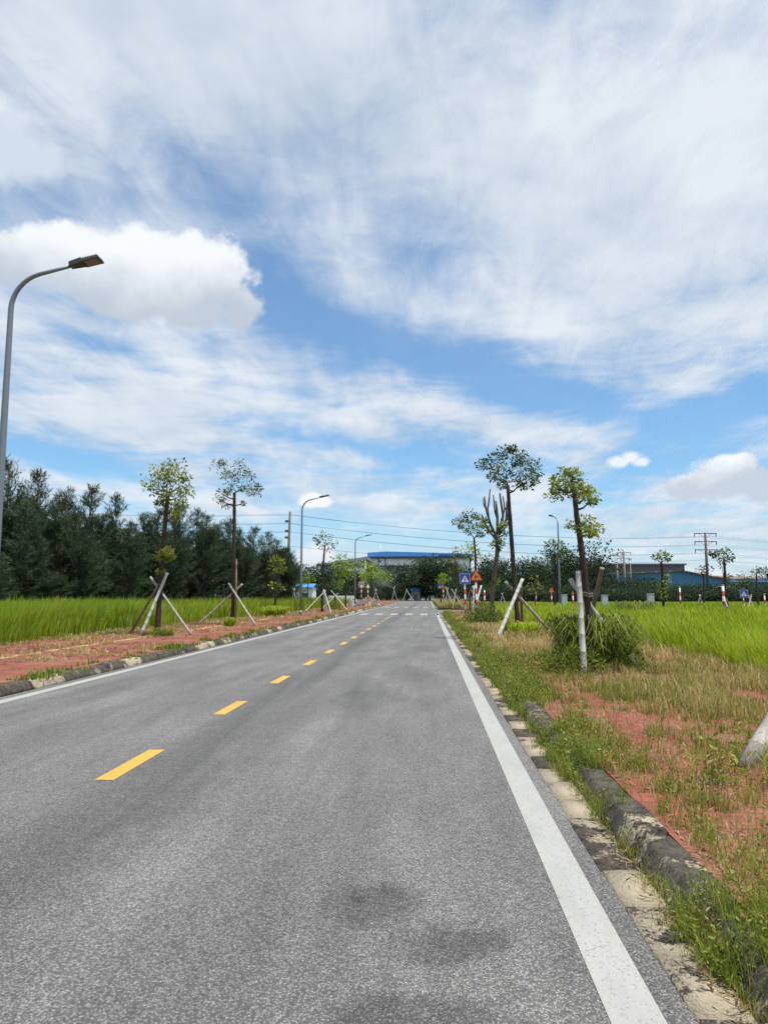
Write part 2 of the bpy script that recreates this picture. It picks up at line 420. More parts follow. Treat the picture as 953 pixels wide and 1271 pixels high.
fine = t.noise(t.scale(P, 1.6, .7, 1, rot=(0,0,R(-20))), 4.6, 8, .62, 1.0)
neg = [(50,245,120,26,-4,-.22),(230,235,80,40,28,-.18),(340,300,80,90,25,-.22),(440,420,110,42,8,-.48),
       (560,455,150,22,14,-.42),(700,500,140,20,12,-.45),(900,525,130,30,-8,-.62),(640,440,60,16,14,-.2),
       (420,548,120,10,9,-.55),(540,575,130,14,4,-.40),(60,580,120,14,5,-.55),(430,655,200,20,4,-.36),
       (620,640,120,34,0,-.22),(160,445,120,14,16,-.22),(40,505,90,10,5,-.22),(335,375,40,40,0,-.30),(490,240,120,60,30,-.12),
       (760,600,60,18,10,-.22),(200,640,160,10,4,-.25),(380,500,160,8,10,-.22),(700,580,120,7,10,-.2),(570,340,70,30,30,-.14),(870,420,60,50,20,-.12)]
thin = t.noise(t.scale(t.comb(A, E, 0), 3.2, 17, 1, rot=(0,0,R(-9))), 1.4, 8, .62, .7)
thin2 = t.noise(t.scale(t.comb(A, E, 0), 7, 16, 1, rot=(0,0,R(-28))), 1.3, 8, .66, .9)
C = t.lin(streak, .3, .7, .50, .86)
for b in neg: C = C + blob(*b)
for b in [(620,180,260,130,12,.20),(200,60,300,80,5,.25),(830,300,150,150,20,.20),(300,515,230,26,10,.22),(640,545,150,20,14,.26),(150,530,150,30,0,.22),(480,620,180,20,8,.15),(800,640,150,24,0,.15)]:
    C = C + blob(*b)
lowm = t.sstep(E, .46, .26)
C = C + (bill-.5)*.62 + (fine-.5)*.50 + (thin-.5)*1.6*lowm + (thin2-.5)*.5*(1-lowm)
cov = t.sstep(C, .17, 1.02)
# cloud brightness: bluish-grey thin/thick parts to white
lum = t.lin(bill*.6 + streak*.4 + (fine-.5)*.25, .33, .66, .0, 1.0)
lum = lum + .10 + blob(300,80,200,70,15,-.45) + blob(780,280,130,70,25,-.2) + blob(680,90,200,90,10,.4)
lumc = t.math('MULTIPLY', lum, 1, clamp=True)
K = 1/.10
cloud = t.mix(lumc, (.47*K,.565*K,.69*K), (.79*K,.835*K,.885*K))
skyc = X(t, sky.outputs[0])
skyb = t.mix(1.0, skyc, (.84,1.32,1.56), 'MULTIPLY')
# low pale band
hz = t.sstep(E, .16, -.01)
skyb = t.mix(hz*.62, skyb, (.52*K,.68*K,.84*K))
final = t.mix(cov*.80 + .13, skyb, cloud)
# cumulus heaps
def cumulus(base, lobes, ea, eb, rough=.75, tone=1.12, edge=.34, amp=1.0):
    global final
    Ac = A + (wr-.5)*.05*amp + (fr-.5)*.035*amp; Ec = E + (wg-.5)*.04*amp + (fg-.5)*.03*amp
    M = None
    for (px, py, rx, ry) in lobes:
        a0, e0 = skydir(px, py); u = (Ac-a0)*(F*math.cos(e0)/rx); v = (Ec-e0)*(F/ry)
        q = 1 - t.math('SQRT', u*u+v*v)
        M = q if M is None else t.math('SMOOTH_MAX', M, q, .25)
    n = t.noise(d, 24, 8, .66); n2 = t.noise(d, 9, 5, .6)
    Mk = t.sstep(M + (n-.5)*rough*1.5 + (n2-.5)*.75, 0, edge)
    e1, e2 = skydir(400, eb)[1], skydir(400, ea)[1]
    sh = t.sstep(Ec + (n2-.5)*.10 + (n-.5)*.035, e1, e2)
    cc = t.mix(sh, (.46*K*tone,.52*K*tone,.60*K*tone), (.90*K,.93*K,.96*K))
    final = t.mix(Mk*.97, final, cc)
cumulus(0, [(255,340,62,52),(185,335,70,48),(300,383,30,30),(95,318,80,36),(15,318,60,30),(240,385,45,30),(150,370,60,22)], 325, 405)
cumulus(0, [(0,182,66,52),(-20,150,50,40),(40,195,34,26)], 165, 245, edge=.6, tone=1.35, rough=.5)
cumulus(0, [(905,592,48,28),(862,602,32,16),(948,598,36,24),(925,575,22,14)], 575, 612, edge=.35, tone=1.2, amp=.6)
cumulus(0, [(770,571,18,9),(784,566,16,10),(796,572,14,8),(658,632,13,9),(812,632,28,12)], 550, 650, edge=.6, tone=1.35, amp=.5)
cumulus(0, [(392,692,30,20),(362,705,22,16),(415,705,20,12),(395,622,24,10)], 660, 730, edge=.4, tone=1.25, amp=.4)
low = t.sstep(dz, -.02, .0)
final = t.mix(low, (.10*K,.12*K,.10*K), final)
t.put(bg.inputs[0], final); bg.inputs[1].default_value = .10
try: w.cycles.sampling_method = 'MANUAL'; w.cycles.sample_map_resolution = 512
except Exception: pass

sd = bpy.data.lights.new('sun', 'SUN'); sd.energy = 4.9; sd.angle = R(.53); sd.color = (1, .955, .88)
so = bpy.data.objects.new('sun', sd); COL.objects.link(so); so.rotation_euler = SUN.to_track_quat('Z', 'Y').to_euler()

# ------------------------------------------------------------------ ground, road, kerbs
def sheet(name, pts, z, m, kind='structure', z0=None):
    b = MB(); n = len(pts); b.add([(x,y,z) for x,y in pts], [tuple(range(n))])
    if z0 is not None:
        for i in range(n):
            (x,y),(x2,y2) = pts[i], pts[(i+1)%n]
            b.add([(x,y,z0),(x2,y2,z0),(x2,y2,z),(x,y,z)], [(0,1,2,3)])
    o = b.build(name, m); tag(o, kind=kind); return o
sheet('ground', [(-2500,-600),(2500,-600),(2500,3500),(-2500,3500)], -.06, M_ground)
XR, XL = 1.0, -6.74
b = MB(); b.add([(XL,-12,0),(XR,-12,0),(XR,204,0),(XL,204,0)], [(0,1,2,3)])
b.build('road', M_asphalt)['kind'] = 'structure'
sheet('side_road', [(XR,69),(150,69),(150,81),(XR,81)], 0, M_asphalt)
sheet('crossing_road', [(-160,204),(160,204),(160,213),(-160,213)], 0, M_asphalt)
# painted markings
b = MB()
def strip(b, x0, x1, y0, y1, z=.004, m=0, seg=1.0):
    n = max(1, int((y1-y0)/seg)); 
    for i in range(n):
        a = y0+(y1-y0)*i/n; c = y0+(y1-y0)*(i+1)/n
        b.add([(x0,a,z),(x1,a,z),(x1,c,z),(x0,c,z)], [(0,1,2,3)], m)
strip(b, .675, .885, -3, 66); 
b.add([(.675,66,.004),(.885,66,.004),(1.6,69.5,.004),(1.35,69.7,.004)], [(0,1,2,3)])
strip(b, .70, .9, 92, 200)
b.build('edge_line', M_white_line)['kind'] = 'structure'
b = MB(); strip(b, -6.54, -6.34, -3, 47)
y = 47.0
while y < 196:
    l = random.uniform(3, 9); strip(b, -6.54, -6.34, y, min(y+l, 198)); y += l + random.choice([0, .3, .9, 1.6])
b.build('edge_line', M_white_line)['kind'] = 'structure'
b = MB(); y0 = 6.38
for i in range(-2, 15):
    a = y0 + i*3.5; b.add([(-2.91,a,.004),(-2.74,a,.004),(-2.74,a+1.25,.004),(-2.91,a+1.25,.004)], [(0,1,2,3)])
b.build('centre_line', M_yellow_line)['kind'] = 'structure'
for yy in (60.5, 96):
    b = MB(); x = -5.75
    while x < .6:
        b.add([(x,yy,.004),(x+.62,yy,.004),(x+.62,yy+4,.004),(x,yy+4,.004)], [(0,1,2,3)]); x += 1.27
    b.build('crosswalk', M_white_line)['kind'] = 'structure'

ZP = .14
# pavements: raised slabs
sheet('pavement', [(1.48,-12),(6.2,-12),(6.2,65),(3.5,66.5),(1.48,64)], ZP-.005, M_paver, z0=-.06)
sheet('pavement', [(-13.2,-12),(-7.06,-12),(-7.06,200),(-13.2,200)], ZP-.005, M_paver, z0=-.06)
sheet('pavement', [(1.46,86),(4.5,83.5),(6.2,83.5),(6.2,200),(1.46,200)], ZP-.005, M_soil, z0=-.06)
b = MB(); y = 15.5
while y < 60:
    b.add([(-10.15,y,ZP),(-9.85,y,ZP),(-9.85,y+.292,ZP),(-10.15,y+.292,ZP)], [(0,1,2,3)]); y += .3
b.build('tactile_strip', M_tactile)['kind'] = 'structure'

def kerb_run(name, side, x_in, x_out, ys, ye, z=ZP, stone=1.0, near=25):
    """row of concrete kerb stones with a battered face towards the road, each a little out of line"""
    V = []; loops = []; starts = []; vv = []
    y = ys
    while y < ye:
        L = stone*random.uniform(.9, 1.05) if y < near else 2.0
        gap = .016; dxx = random.uniform(-.02,.02); dz_ = random.uniform(-.012,.01); tilt = random.uniform(-.02,.02)
        val = (random.choice([-.2,-.2,-.1,0,0,.5,.75,.8]) if side < 0 else random.choice([-.3,-.2,-.1,0,.05,.15]))
        prof = [(x_in, -.05), (x_in+side*.012, .03), (x_in+side*.072, z-.02), (x_in+side*.085, z-.004), (x_in+side*.105, z+.008), (x_out, z+.008), (x_out, -.05)]
        n = len(prof); ns = 5; b0 = len(V)
        for j in range(ns):
            yy = y+gap+(L-2*gap)*j/(ns-1); sh = 0 if 0 < j < ns-1 else .016
            for (x, zz) in prof:
                wob = (vnoise(yy, x*9, .13, 4)-.5)*.010
                V.append((x+dxx+wob*side - (sh*side if x != x_out else 0)*-1, yy, zz+(dz_+tilt*(j/(ns-1)-.5) + wob - sh if zz > 0 else 0)))
                vv.append(val)
        for j in range(ns-1):
            for i in range(n):
                q = [b0+j*n+i, b0+j*n+(i+1)%n, b0+(j+1)*n+(i+1)%n, b0+(j+1)*n+i]
                starts.append(len(loops)); loops += q
        starts.append(len(loops)); loops += [b0+i for i in range(n)][::-1]
        starts.append(len(loops)); loops += [b0+(ns-1)*n+i for i in range(n)]
        y += L
    o = link(name, np_mesh(name, np.array(V), loops, starts, M_kerb, vv)); tag(o, kind='structure')
kerb_run('kerb', 1, 1.225, 1.475, -3, 64)
kerb_run('kerb', -1, -6.78, -7.055, -3, 200, near=60)
kerb_run('kerb', 1, 1.25, 1.455, 86, 200, near=0)
# gutter slabs on the right
V = []; loops = []; starts = []; vv = []; y = -2.0
while y < 64:
    L = .5; val = random.choice([-.1,.25,.45,.6,.8,1]) if y > 2.9 else random.choice([.1,.35,.5])
    a0 = 1.0+random.uniform(-.008,.008); z = .012+random.uniform(-.004,.006); tl = random.uniform(-.008,.012)
    b0 = len(V)
    V += [(a0,y+.006,-.05),(1.215,y+.006,-.05),(1.215,y+L-.006,-.05),(a0,y+L-.006,-.05),(a0,y+.006,z),(1.215,y+.006,z+tl),(1.215,y+L-.006,z+tl),(a0,y+L-.006,z)]
    vv += [val]*8
    for q in [(4,5,6,7),(0,1,5,4),(1,2,6,5),(2,3,7,6),(3,0,4,7)]: starts.append(len(loops)); loops += [b0+i for i in q]
    y += L
o = link('gutter', np_mesh('gutter', np.array(V, dtype=float), loops, starts, M_gutter, vv)); tag(o, kind='structure')

# ------------------------------------------------------------------ vegetation: ground cover
def sample_area(n, x0f, x1f, y0, y1, pw=1.0):
    """points with density falling with distance"""
    u = rng.uniform(0, 1, n)
    Y = (y0**(1-pw) + u*(y1**(1-pw)-y0**(1-pw)))**(1/(1-pw)) if pw != 1 else y0*(y1/y0)**u
    xa = x0f(Y); xb = x1f(Y); return xa + (xb-xa)*rng.uniform(0,1,n), Y

# tall grass right
def edgeR(Y): return 6.15 + (vnoise(Y, 0*Y, 2.2, 2)-.5)*1.1 - np.clip((Y-16)/14,0,1)*.9 - np.clip((Y-30)/20,0,1)*.3
n = 170000
Xa, Ya = sample_area(n, edgeR, lambda Y: np.minimum(.56*Y+4, 40), 9, 66.5, 1.05)
m = fnoise(Xa, Ya, 2.5, 8)
h = .50 + .62*fnoise(Xa, Ya, 2.2, 1) + rng.normal(0,.13,n); h *= np.clip((Xa-edgeR(Ya))/.7 + .55, .45, 1)
wd = np.clip(.0012*Ya, .012, .06)
col = np.clip(.42 + .8*(m-.5) + rng.normal(0,.26,n), 0, .97); s = rng.random(n) < .02; col[s] = 1
P3 = np.stack([Xa, Ya, np.full(n, -.05)], 1)
V, lo, st, vv = blades(P3, h+.05, wd, rng.uniform(.08,.45,n)*h, rng.uniform(.0,.22,n), col, rng.normal(-2.6, 1.0, n))
o = link('grass_field', np_mesh('grass_field', V, lo, st, L_grass, vv)); tag(o, 'tall bright green grass filling the plot right of the pavement', 'grass', kind='stuff')
n = 60000
Xa, Ya = sample_area(n, lambda Y: 0*Y+6.0, lambda Y: .56*Y+4, 84, 125, 1.0)
V, lo, st, vv = blades(np.stack([Xa,Ya,np.full(n,-.05)],1), .7+.4*fnoise(Xa,Ya,5,1), .1, .2, .1, np.clip(rng.normal(.45,.25,n),0,1))
o = link('grass_field', np_mesh('grass_field', V, lo, st, L_grass, vv)); tag(o, 'far strip of green grass beyond the side road', 'grass', kind='stuff')
# tall grass left
def edgeL(Y): return -13.1 - (vnoise(Y, 0*Y, 3.0, 5)-.5)*1.4 - np.clip((24-Y)/8,0,1)*.3 + np.clip((Y-36)/20,0,1)*1.2
n = 170000
Xa, Ya = sample_area(n, lambda Y: np.maximum(-.72*Y-4, -62+0*Y), edgeL, 12, 120, 1.05)
ok = (Xa < edgeL(Ya)); Xa, Ya = Xa[ok], Ya[ok]; n = len(Xa)
m = fnoise(Xa, Ya, 3, 9); h = .95 + .6*fnoise(Xa, Ya, 2.5, 2) + rng.normal(0,.15,n); h *= np.clip((edgeL(Ya)-Xa)/.9 + .5, .4, 1)
col = np.clip(.42 + .5*(m-.5) + rng.normal(0,.2,n), 0, .97); s = rng.random(n) < .012; col[s] = 1
V, lo, st, vv = blades(np.stack([Xa,Ya,np.full(n,-.05)],1), h+.05, np.clip(.0013*Ya,.014,.09), rng.uniform(.05,.35,n)*h, rng.uniform(0,.18,n), col, rng.normal(.3,1.1,n))
o = link('grass_field', np_mesh('grass_field', V, lo, st, L_grassL, vv)); tag(o, 'tall green grass between the left pavement and the dark grove', 'grass', kind='stuff')

# dry grass on the right pavement
def dry(n, x0, x1, y0, y1, hm, dens, seed, colc, mt, label, name='dry_grass', wmul=1.0, zb=ZP):
    Xa, Ya = sample_area(n, lambda Y: x0+0*Y, lambda Y: x1+0*Y, y0, y1, 1.35)
    q = fnoise(Xa, Ya, 1.3, seed) + .40*(vnoise(Xa, Ya, .30, seed+1)-.5)
    ok = q + rng.normal(0,.05,len(q)) > dens(Xa, Ya); Xa, Ya, q = Xa[ok], Ya[ok], q[ok]; n = len(Xa)
    h = hm*(.35 + .9*rng.random(n))*np.clip((q-dens(Xa,Ya))*5+.4, .3, 1.3)
    c = np.clip(colc(Xa, Ya) + rng.normal(0,.16,n), 0, 1)
    V, lo, st, vv = blades(np.stack([Xa,Ya,np.full(n,zb-.005)],1), h, np.clip(.00115*Ya,.004,.04)*wmul, rng.uniform(.1,.7,n)*h, rng.uniform(0,.3,n), c)
    o = link(name, np_mesh(name, V, lo, st, mt, vv)); tag(o, label, 'grass', kind='stuff')
def densR(Xa, Ya):
    return .70 - .09*np.clip((Ya-6)/5,0,1) - .22*np.clip((Ya-13)/10,0,1) - .14*np.clip((Xa-4.2)/1.5,0,1)
dry(84000, 1.5, 6.3, 3.2, 65, .22, densR, 21, lambda x,y: .52+.5*(fnoise(x,y,2.2,31)-.5)+.12*np.clip((y-12)/10,0,1), L_dry, 'straw coloured dry grass growing over the red pavers on the right')
dry(32000, 1.5, 6.3, 3.2, 65, .20, lambda x,y: .60-.08*np.clip((y-6)/6,0,1), 45, lambda x,y: .5+0*x, L_weed, 'patchy green grass between the red pavers on the right', 'pavement_grass')
dry(26000, 1.5, 6.3, 3.2, 65, .10, lambda x,y: .46+0*x, 25, lambda x,y: .62+0*x, L_dry, 'short sparse dead grass between the red pavers on the right', 'short_grass')
dry(60000, 1.5, 6.0, 85, 190, .5, lambda x,y: .25+0*x, 51, lambda x,y: .35+.3*(fnoise(x,y,4,31)), L_dry, 'rough greenish brown grass on the far traffic corner beyond the side road', 'dry_grass', 2.0)
dry(45000, -13.2, -7.1, 9, 110, .12, lambda x,y: .68-.16*np.clip((-9.6-x)/2,0,1)-.14*np.clip((y-40)/30,0,1), 61, lambda x,y: .62-.25*np.clip((-11.5-x)/1,0,1), L_dry, 'thin dry grass and weeds scattered over the left red pavement', 'dry_grass', 1.4)
dry(6000, -7.35, -6.72, 9, 120, .14, lambda x,y: .58+0*x, 71, lambda x,y: .45+0*x, L_weed, 'low weeds along the left kerb', 'kerb_weeds', 1.5)

# leafy weeds
def weeds(ns, X0, Y0, hts, seed, zb, lf=.035, nl=9, colc=.45, spread=.25):
    Vs, vs = [], []
    n = ns; lean = rng.normal(0, spread, (n,2)); hts = np.asarray(hts)
    base = np.stack([X0, Y0, zb], 1); top = base + np.stack([lean[:,0]*hts, lean[:,1]*hts, hts], 1)
    cb = np.clip(rng.normal(colc, .2, n), 0, 1)
    V, v = rhombs(base, top-base, hts, np.maximum(.003, .0005*Y0), cb*0+.05, mid=.3); Vs.append(V); vs.append(v)
    for k in range(nl):
        f = (k+1)/nl*rng.uniform(.8,1.05,n)[:,None]; Pp = base + (top-base)*f
        a = rng.uniform(0,2*np.pi,n); D = np.stack([np.cos(a), np.sin(a), rng.uniform(.1,1.2,n)], 1)
        L = lf*rng.uniform(.6,1.5,n)*(1+.02*Y0)
        V, v = rhombs(Pp, D, L, L*rng.uniform(.28,.5,n), np.clip(cb+rng.normal(0,.12,n),0,1)); Vs.append(V); vs.append(v)
    return np.concatenate(Vs), np.concatenate(vs)
def tufts(n_t, X0, Y0, nb, h, w, colc=.5, zb=ZP, spread=.08):
    Xa = np.repeat(X0, nb) + rng.normal(0,spread*.4,n_t*nb); Ya = np.repeat(Y0, nb)+rng.normal(0,spread*.4,n_t*nb)
    hh = np.repeat(h, nb)*rng.uniform(.45,1.1,n_t*nb)
    z = np.repeat(np.broadcast_to(zb,(n_t,)), nb)
    c = np.clip(np.repeat(rng.normal(colc,.15,n_t),nb)+rng.normal(0,.12,n_t*nb),0,1)
    return blades(np.stack([Xa,Ya,z-.005],1), hh, np.maximum(w, .0007*Ya), rng.uniform(.1,.8,n_t*nb)*hh, rng.uniform(0,.4,n_t*nb), c)
# right kerb weeds: between gutter and kerb, over the kerb, and behind it
n = 5200
u = rng.random(n); Y0 = 2.4*(62/2.4)**u
band = rng.choice(3, n, p=[.50,.13,.37]); X0 = np.where(band==0, rng.normal(1.25,.045,n), np.where(band==1, rng.uniform(1.3,1.5,n), rng.normal(1.62,.16,n)))
dn = fnoise(Y0, X0*.5, .9, 81); far = np.clip((Y0-12)/10,0,1)
ok = dn + rng.normal(0,.05,n) + .13*far > .545; ok &= ~((Y0<3.2)&(X0<1.3)); ok &= (Y0>4.4)|(rng.random(n)<.6); X0, Y0, dn, band = X0[ok], Y0[ok], dn[ok], band[ok]; n = len(X0)
zb = np.where((X0>1.33), ZP, .0)
hts = (.12 + .30*rng.random(n)*np.clip((dn-.38)*4,.3,1.4))*np.where(band==2,.9,1)*np.clip(.55+(Y0-3)/12,.55,1)
V1, v1 = weeds(n, X0, Y0, hts, 0, zb, nl=10, lf=.024, colc=.62)
o = link('kerb_weeds', quad_mesh('kerb_weeds', V1, L_weed, v1)); tag(o, 'leafy green weeds growing along the right kerb and gutter', 'weeds', kind='stuff')
k = rng.random(n) < .75
V, lo, st, vv = tufts(int(k.sum()), X0[k], Y0[k], 18, .08+.2*rng.random(int(k.sum())), .0035, .55, zb[k])
o = link('kerb_grass', np_mesh('kerb_grass', V, lo, st, L_weed, vv)); tag(o, 'tufts of grass sprouting from the right kerb joint', 'grass', kind='stuff')
n = 150; Y0 = 2.3*(7.5/2.3)**rng.random(n); X0 = rng.normal(1.235,.018,n)
V, lo, st, vv = tufts(n, X0, Y0, 14, .05+.17*rng.random(n)**1.5, .0035, .7, 0.0, .10)
o = link('gutter_grass', np_mesh('gutter_grass', V, lo, st, L_weed, vv)); tag(o, 'ragged grass sprouting between the near gutter slabs and kerb stones', 'grass', kind='stuff')
# weeds scattered over right pavement
n = 2300; u = rng.random(n); Y0 = 3.2*(40/3.2)**u; X0 = 1.55 + rng.random(n)*(np.clip(.5*Y0+.6-1.55,.8,4.6))
dn = fnoise(X0, Y0, .8, 91); ok = dn > .47; X0, Y0 = X0[ok], Y0[ok]; n = len(X0)
V1, v1 = weeds(n, X0, Y0, .07+.22*rng.random(n), 0, np.full(n,ZP), nl=8, lf=.022, colc=.62)
o = link('pavement_weeds', quad_mesh('pavement_weeds', V1, L_weed, v1)); tag(o, 'small leafy weeds scattered on the right pavement', 'weeds', kind='stuff')
k = rng.random(n) < .7
V, lo, st, vv = tufts(int(k.sum()), X0[k], Y0[k], 18, .05+.13*rng.random(int(k.sum())), .003, .6, ZP)
o = link('pavement_grass', np_mesh('pavement_grass', V, lo, st, L_weed, vv)); tag(o, 'small tufts of green grass in the joints of the right pavement', 'grass', kind='stuff')
# dead stalks
n = 1700; Y0 = 4*(30/4)**rng.random(n); X0 = 1.6+rng.random(n)*3.6
V1, v1 = weeds(n, X0, Y0, .12+.28*rng.random(n), 0, np.full(n,ZP), nl=4, lf=.012, colc=1.0)
o = link('dead_stalks', quad_mesh('dead_stalks', V1, L_litter, v1)); tag(o, 'thin brown dead stalks standing on the right pavement', 'weeds', kind='stuff')
# straw litter lying flat: gutter + pavement + left pavement
n = 26000; Y0 = 2.5*(40/2.5)**rng.random(n); X0 = np.where(rng.random(n)<.05, rng.normal(1.2,.05,n), 1.5+rng.random(n)*4.7)
zz = np.where(X0>1.46, ZP+.004, np.where(X0>1.24, ZP*.4+.02, .028)); ok = ((X0>1.46)|(X0<1.24))&(fnoise(X0,Y0,.7,99)>.42)&(X0>1.0); X0,Y0,zz=X0[ok],Y0[ok],zz[ok]; n=len(X0)
a = rng.uniform(0,2*np.pi,n); D = np.stack([np.cos(a),np.sin(a),rng.uniform(0,.25,n)],1)
V, v = rhombs(np.stack([X0,Y0,zz],1), D, rng.uniform(.015,.10,n), rng.uniform(.003,.012,n)*(1+.05*Y0), rng.random(n), up=np.tile([0,0,1.],(n,1)))
o = link('straw_litter', quad_mesh('straw_litter', V, L_litter, v)); tag(o, 'dead leaves and straw lying on the right pavement and gutter', 'litter', kind='stuff')
n = 16000; Y0 = 14*(80/14)**rng.random(n); X0 = rng.uniform(-13.4,-7.2,n)
ok = fnoise(X0,Y0,1.5,98)+.1*np.clip((-9.4-X0)/2,-1,1)>.50; X0,Y0=X0[ok],Y0[ok]; n=len(X0); a=rng.uniform(0,2*np.pi,n)
V, v = rhombs(np.stack([X0,Y0,np.full(n,ZP+.005)],1), np.stack([np.cos(a),np.sin(a),rng.uniform(0,.6,n)],1), rng.uniform(.04,.16,n), .0008*Y0, rng.random(n)*.7)
o = link('straw_litter', quad_mesh('straw_litter', V, L_litter, v)); tag(o, 'brown dead grass lying under the left row of young trees', 'litter', kind='stuff')

# ------------------------------------------------------------------ bamboo tree supports
def bamboo(p0, p1, r, m, parent, seed=0, name='pole'):
    p0, p1 = Vector(p0), Vector(p1); L = (p1-p0).length; rs = random.Random(seed)
    pts, rad, mats = [], [], []; z = 0; side = (p1-p0).orthogonal().normalized()
    def pt(s): return p0.lerp(p1, s/L) + side*math.sin(s/L*math.pi)*.012*L/3*rs_b
    rs_b = rs.uniform(-1,1)
    s = 0; pts.append(pt(0)); rad.append(r*1.04); nodes = []
    q = rs.uniform(.1,.3)
    while q < L-.03: nodes.append(q); q += rs.uniform(.24,.36)
    for q in nodes:
        pts += [pt(q-.010), pt(q-.004), pt(q+.003), pt(q+.009)]; k = 1-.12*q/L
        rad += [r*k, r*k*1.035, r*k*1.03, r*k*.99]; mats += [0,0,1,0]
    mats.append(0); pts.append(p1); rad.append(r*.88)
    o_ = parent.matrix_world.inverted() if False else None
    b = MB(); off = Vector(parent.location); b.tube([p-off for p in pts], rad, 10, 0, mats)
    return b.build(name, [m, M_node], parent)
def support(Y, poles, label, group='bamboo tripods propping the young trees', tie=None):
    """poles: (footpx, Yfoot, toppx, toppy, Ytop, r, mat)"""
    base = Vector((xat(poles[0][0], Y), Y, ZP)); ps = []
    for (fx, Yf, tx, ty, Yt, r, m) in poles:
        ps.append((Vector((xat(fx, Yf), Yf, ZP-.04)), at(tx, ty, Yt), r, m))
    base.x = sum(p[0].x for p in ps)/len(ps)
    e = empty('tree_support', base, label, 'tree support', group)
    for i, (a, c, r, m) in enumerate(ps): bamboo(a, c, r, m, e, seed=int(a.x*100)+i)
    if tie:
        c = at(tie[0], tie[1], Y); b = MB()
        for k in range(3):
            pts = [(c.x-base.x+tie[2]*math.cos(q), c.y-base.y+tie[2]*math.sin(q), c.z-base.z+(k-1)*.03+.02*math.sin(q*2)) for q in np.linspace(0, 2*math.pi, 11)]
            b.tube(pts, .010, 4)
        b.build('tie', M_node, e)
    return e
W_, B_, G_ = M_pole_w, M_pole_b, M_pole_g
support(27, [(176,26.2,208,711,26.9,.060,W_),(163,27.8,205,713,27.2,.052,B_),(240,26.9,187,716,27.1,.050,G_)], 'tripod of white, brown and grey poles around the nearest left tree', tie=(200,726,.13))
support(36, [(246,36.2,301,725,36,.055,G_),(319,35.2,284,724,36,.055,G_)], 'two crossed grey poles propping the slender tree before the dark grove', tie=(290,731,.14))
support(66, [(378,64,404,733,66,.06,G_),(411,63,402,732,66,.06,W_),(407,64,401,733,66,.05,W_)], 'pale bamboo props under the thin tree right of the nearest fully visible lamp post')
support(76, [(398,74,420,736,76,.05,G_),(431,74,411,733,76,.06,W_),(409,78,417,736,76,.05,G_)], 'low bamboo tripod around a short sapling left of the gravel heap')
support(27, [(616,25.4,648,719,26.9,.070,W_),(685,28.6,627,722,27,.060,G_),(647,29.5,646,728,27.2,.06,B_)], 'wide tripod of pale and grey poles under the tallest tree on the right pavement', tie=(641,733,.14))
support(14.6, [(722,13.9,717,709,14.3,.058,W_),(790,15.0,707,719,14.7,.055,G_),(716,16.2,747,705,14.9,.052,B_)], 'thick white, grey and brown poles rising from the big grass clump on the right', tie=(726,738,.14))
support(52, [(586,50.5,597,727,52,.075,W_),(586,51.5,588,727,52,.070,W_),(607,52.5,585,733,52,.055,G_),(570,54,586,728,52,.04,G_)], 'bright white poles standing close together behind the orange triangular sign')
support(74, [(561,84,566,731,85,.05,G_),(575,84,560,731,85,.05,G_)], 'crossed poles left of the blue crossing sign, past the side road')
support(100, [(551,96,556,729,97,.05,G_),(562,95,553,728,97,.05,G_),(558,99,554,730,97,.05,G_)], 'cluster of thin poles just behind the far pair of small signs')
support(196, [(500,196,505,731,196,.11,G_),(513,196,504,732,196,.11,W_)], 'bamboo prop standing at the dark far end of the road')
support(112, [(488,111,463,728,112,.06,G_) if False else (462,111,467,731,112,.06,G_),(472,111,465,730,112,.06,W_)], 'pale props beside the far gravel heap on the left')
support(140, [(486,140,490,727,140,.07,W_),(494,140,488,729,140,.07,G_)], 'upright pale props near the road edge before the dark bushes on the left')
support(60, [(361,78,366,730,78,.05,G_),(370,78,364,730,78,.05,G_)], 'small pale tripod in the grass left of the nearest fully visible lamp post')
support(88, [(863,88,869,738,88,.06,G_),(873,88,867,738,88,.06,G_)], 'pale bamboo tripod at the foot of the tall crossarm power pole on the right')
support(48, [(909,48.5,898,735,48,.05,G_),(905,46.5,897,737,48,.05,G_)], 'grey poles leaning on the tree beside the banded post on the right')
support(58, [(925,57,932,738,58,.045,G_),(937,57.5,928,739,58,.05,G_)], 'low crossed poles at the foot of the tree by the right picture edge')
support(70, [(618,80,624,736,80,.05,G_),(630,80,622,736,80,.05,G_)], 'faint grey tripod in the grass between the two tallest trunks on the right')
# near tripod at the right edge
e = support(6.6, [(911,6.62,1010,808,7.3,.082,G_)], 'large pale jointed pole leaning out of the picture in the right foreground', None)
e['group'] = 'bamboo tripods propping the young trees'
bamboo((4.55,6.7,ZP-.04), (3.55,7.4,2.0), .07, M_pole_g, e, 3); bamboo((3.9,8.4,ZP-.04), (3.7,7.1,2.0), .065, M_pole_b, e, 5)

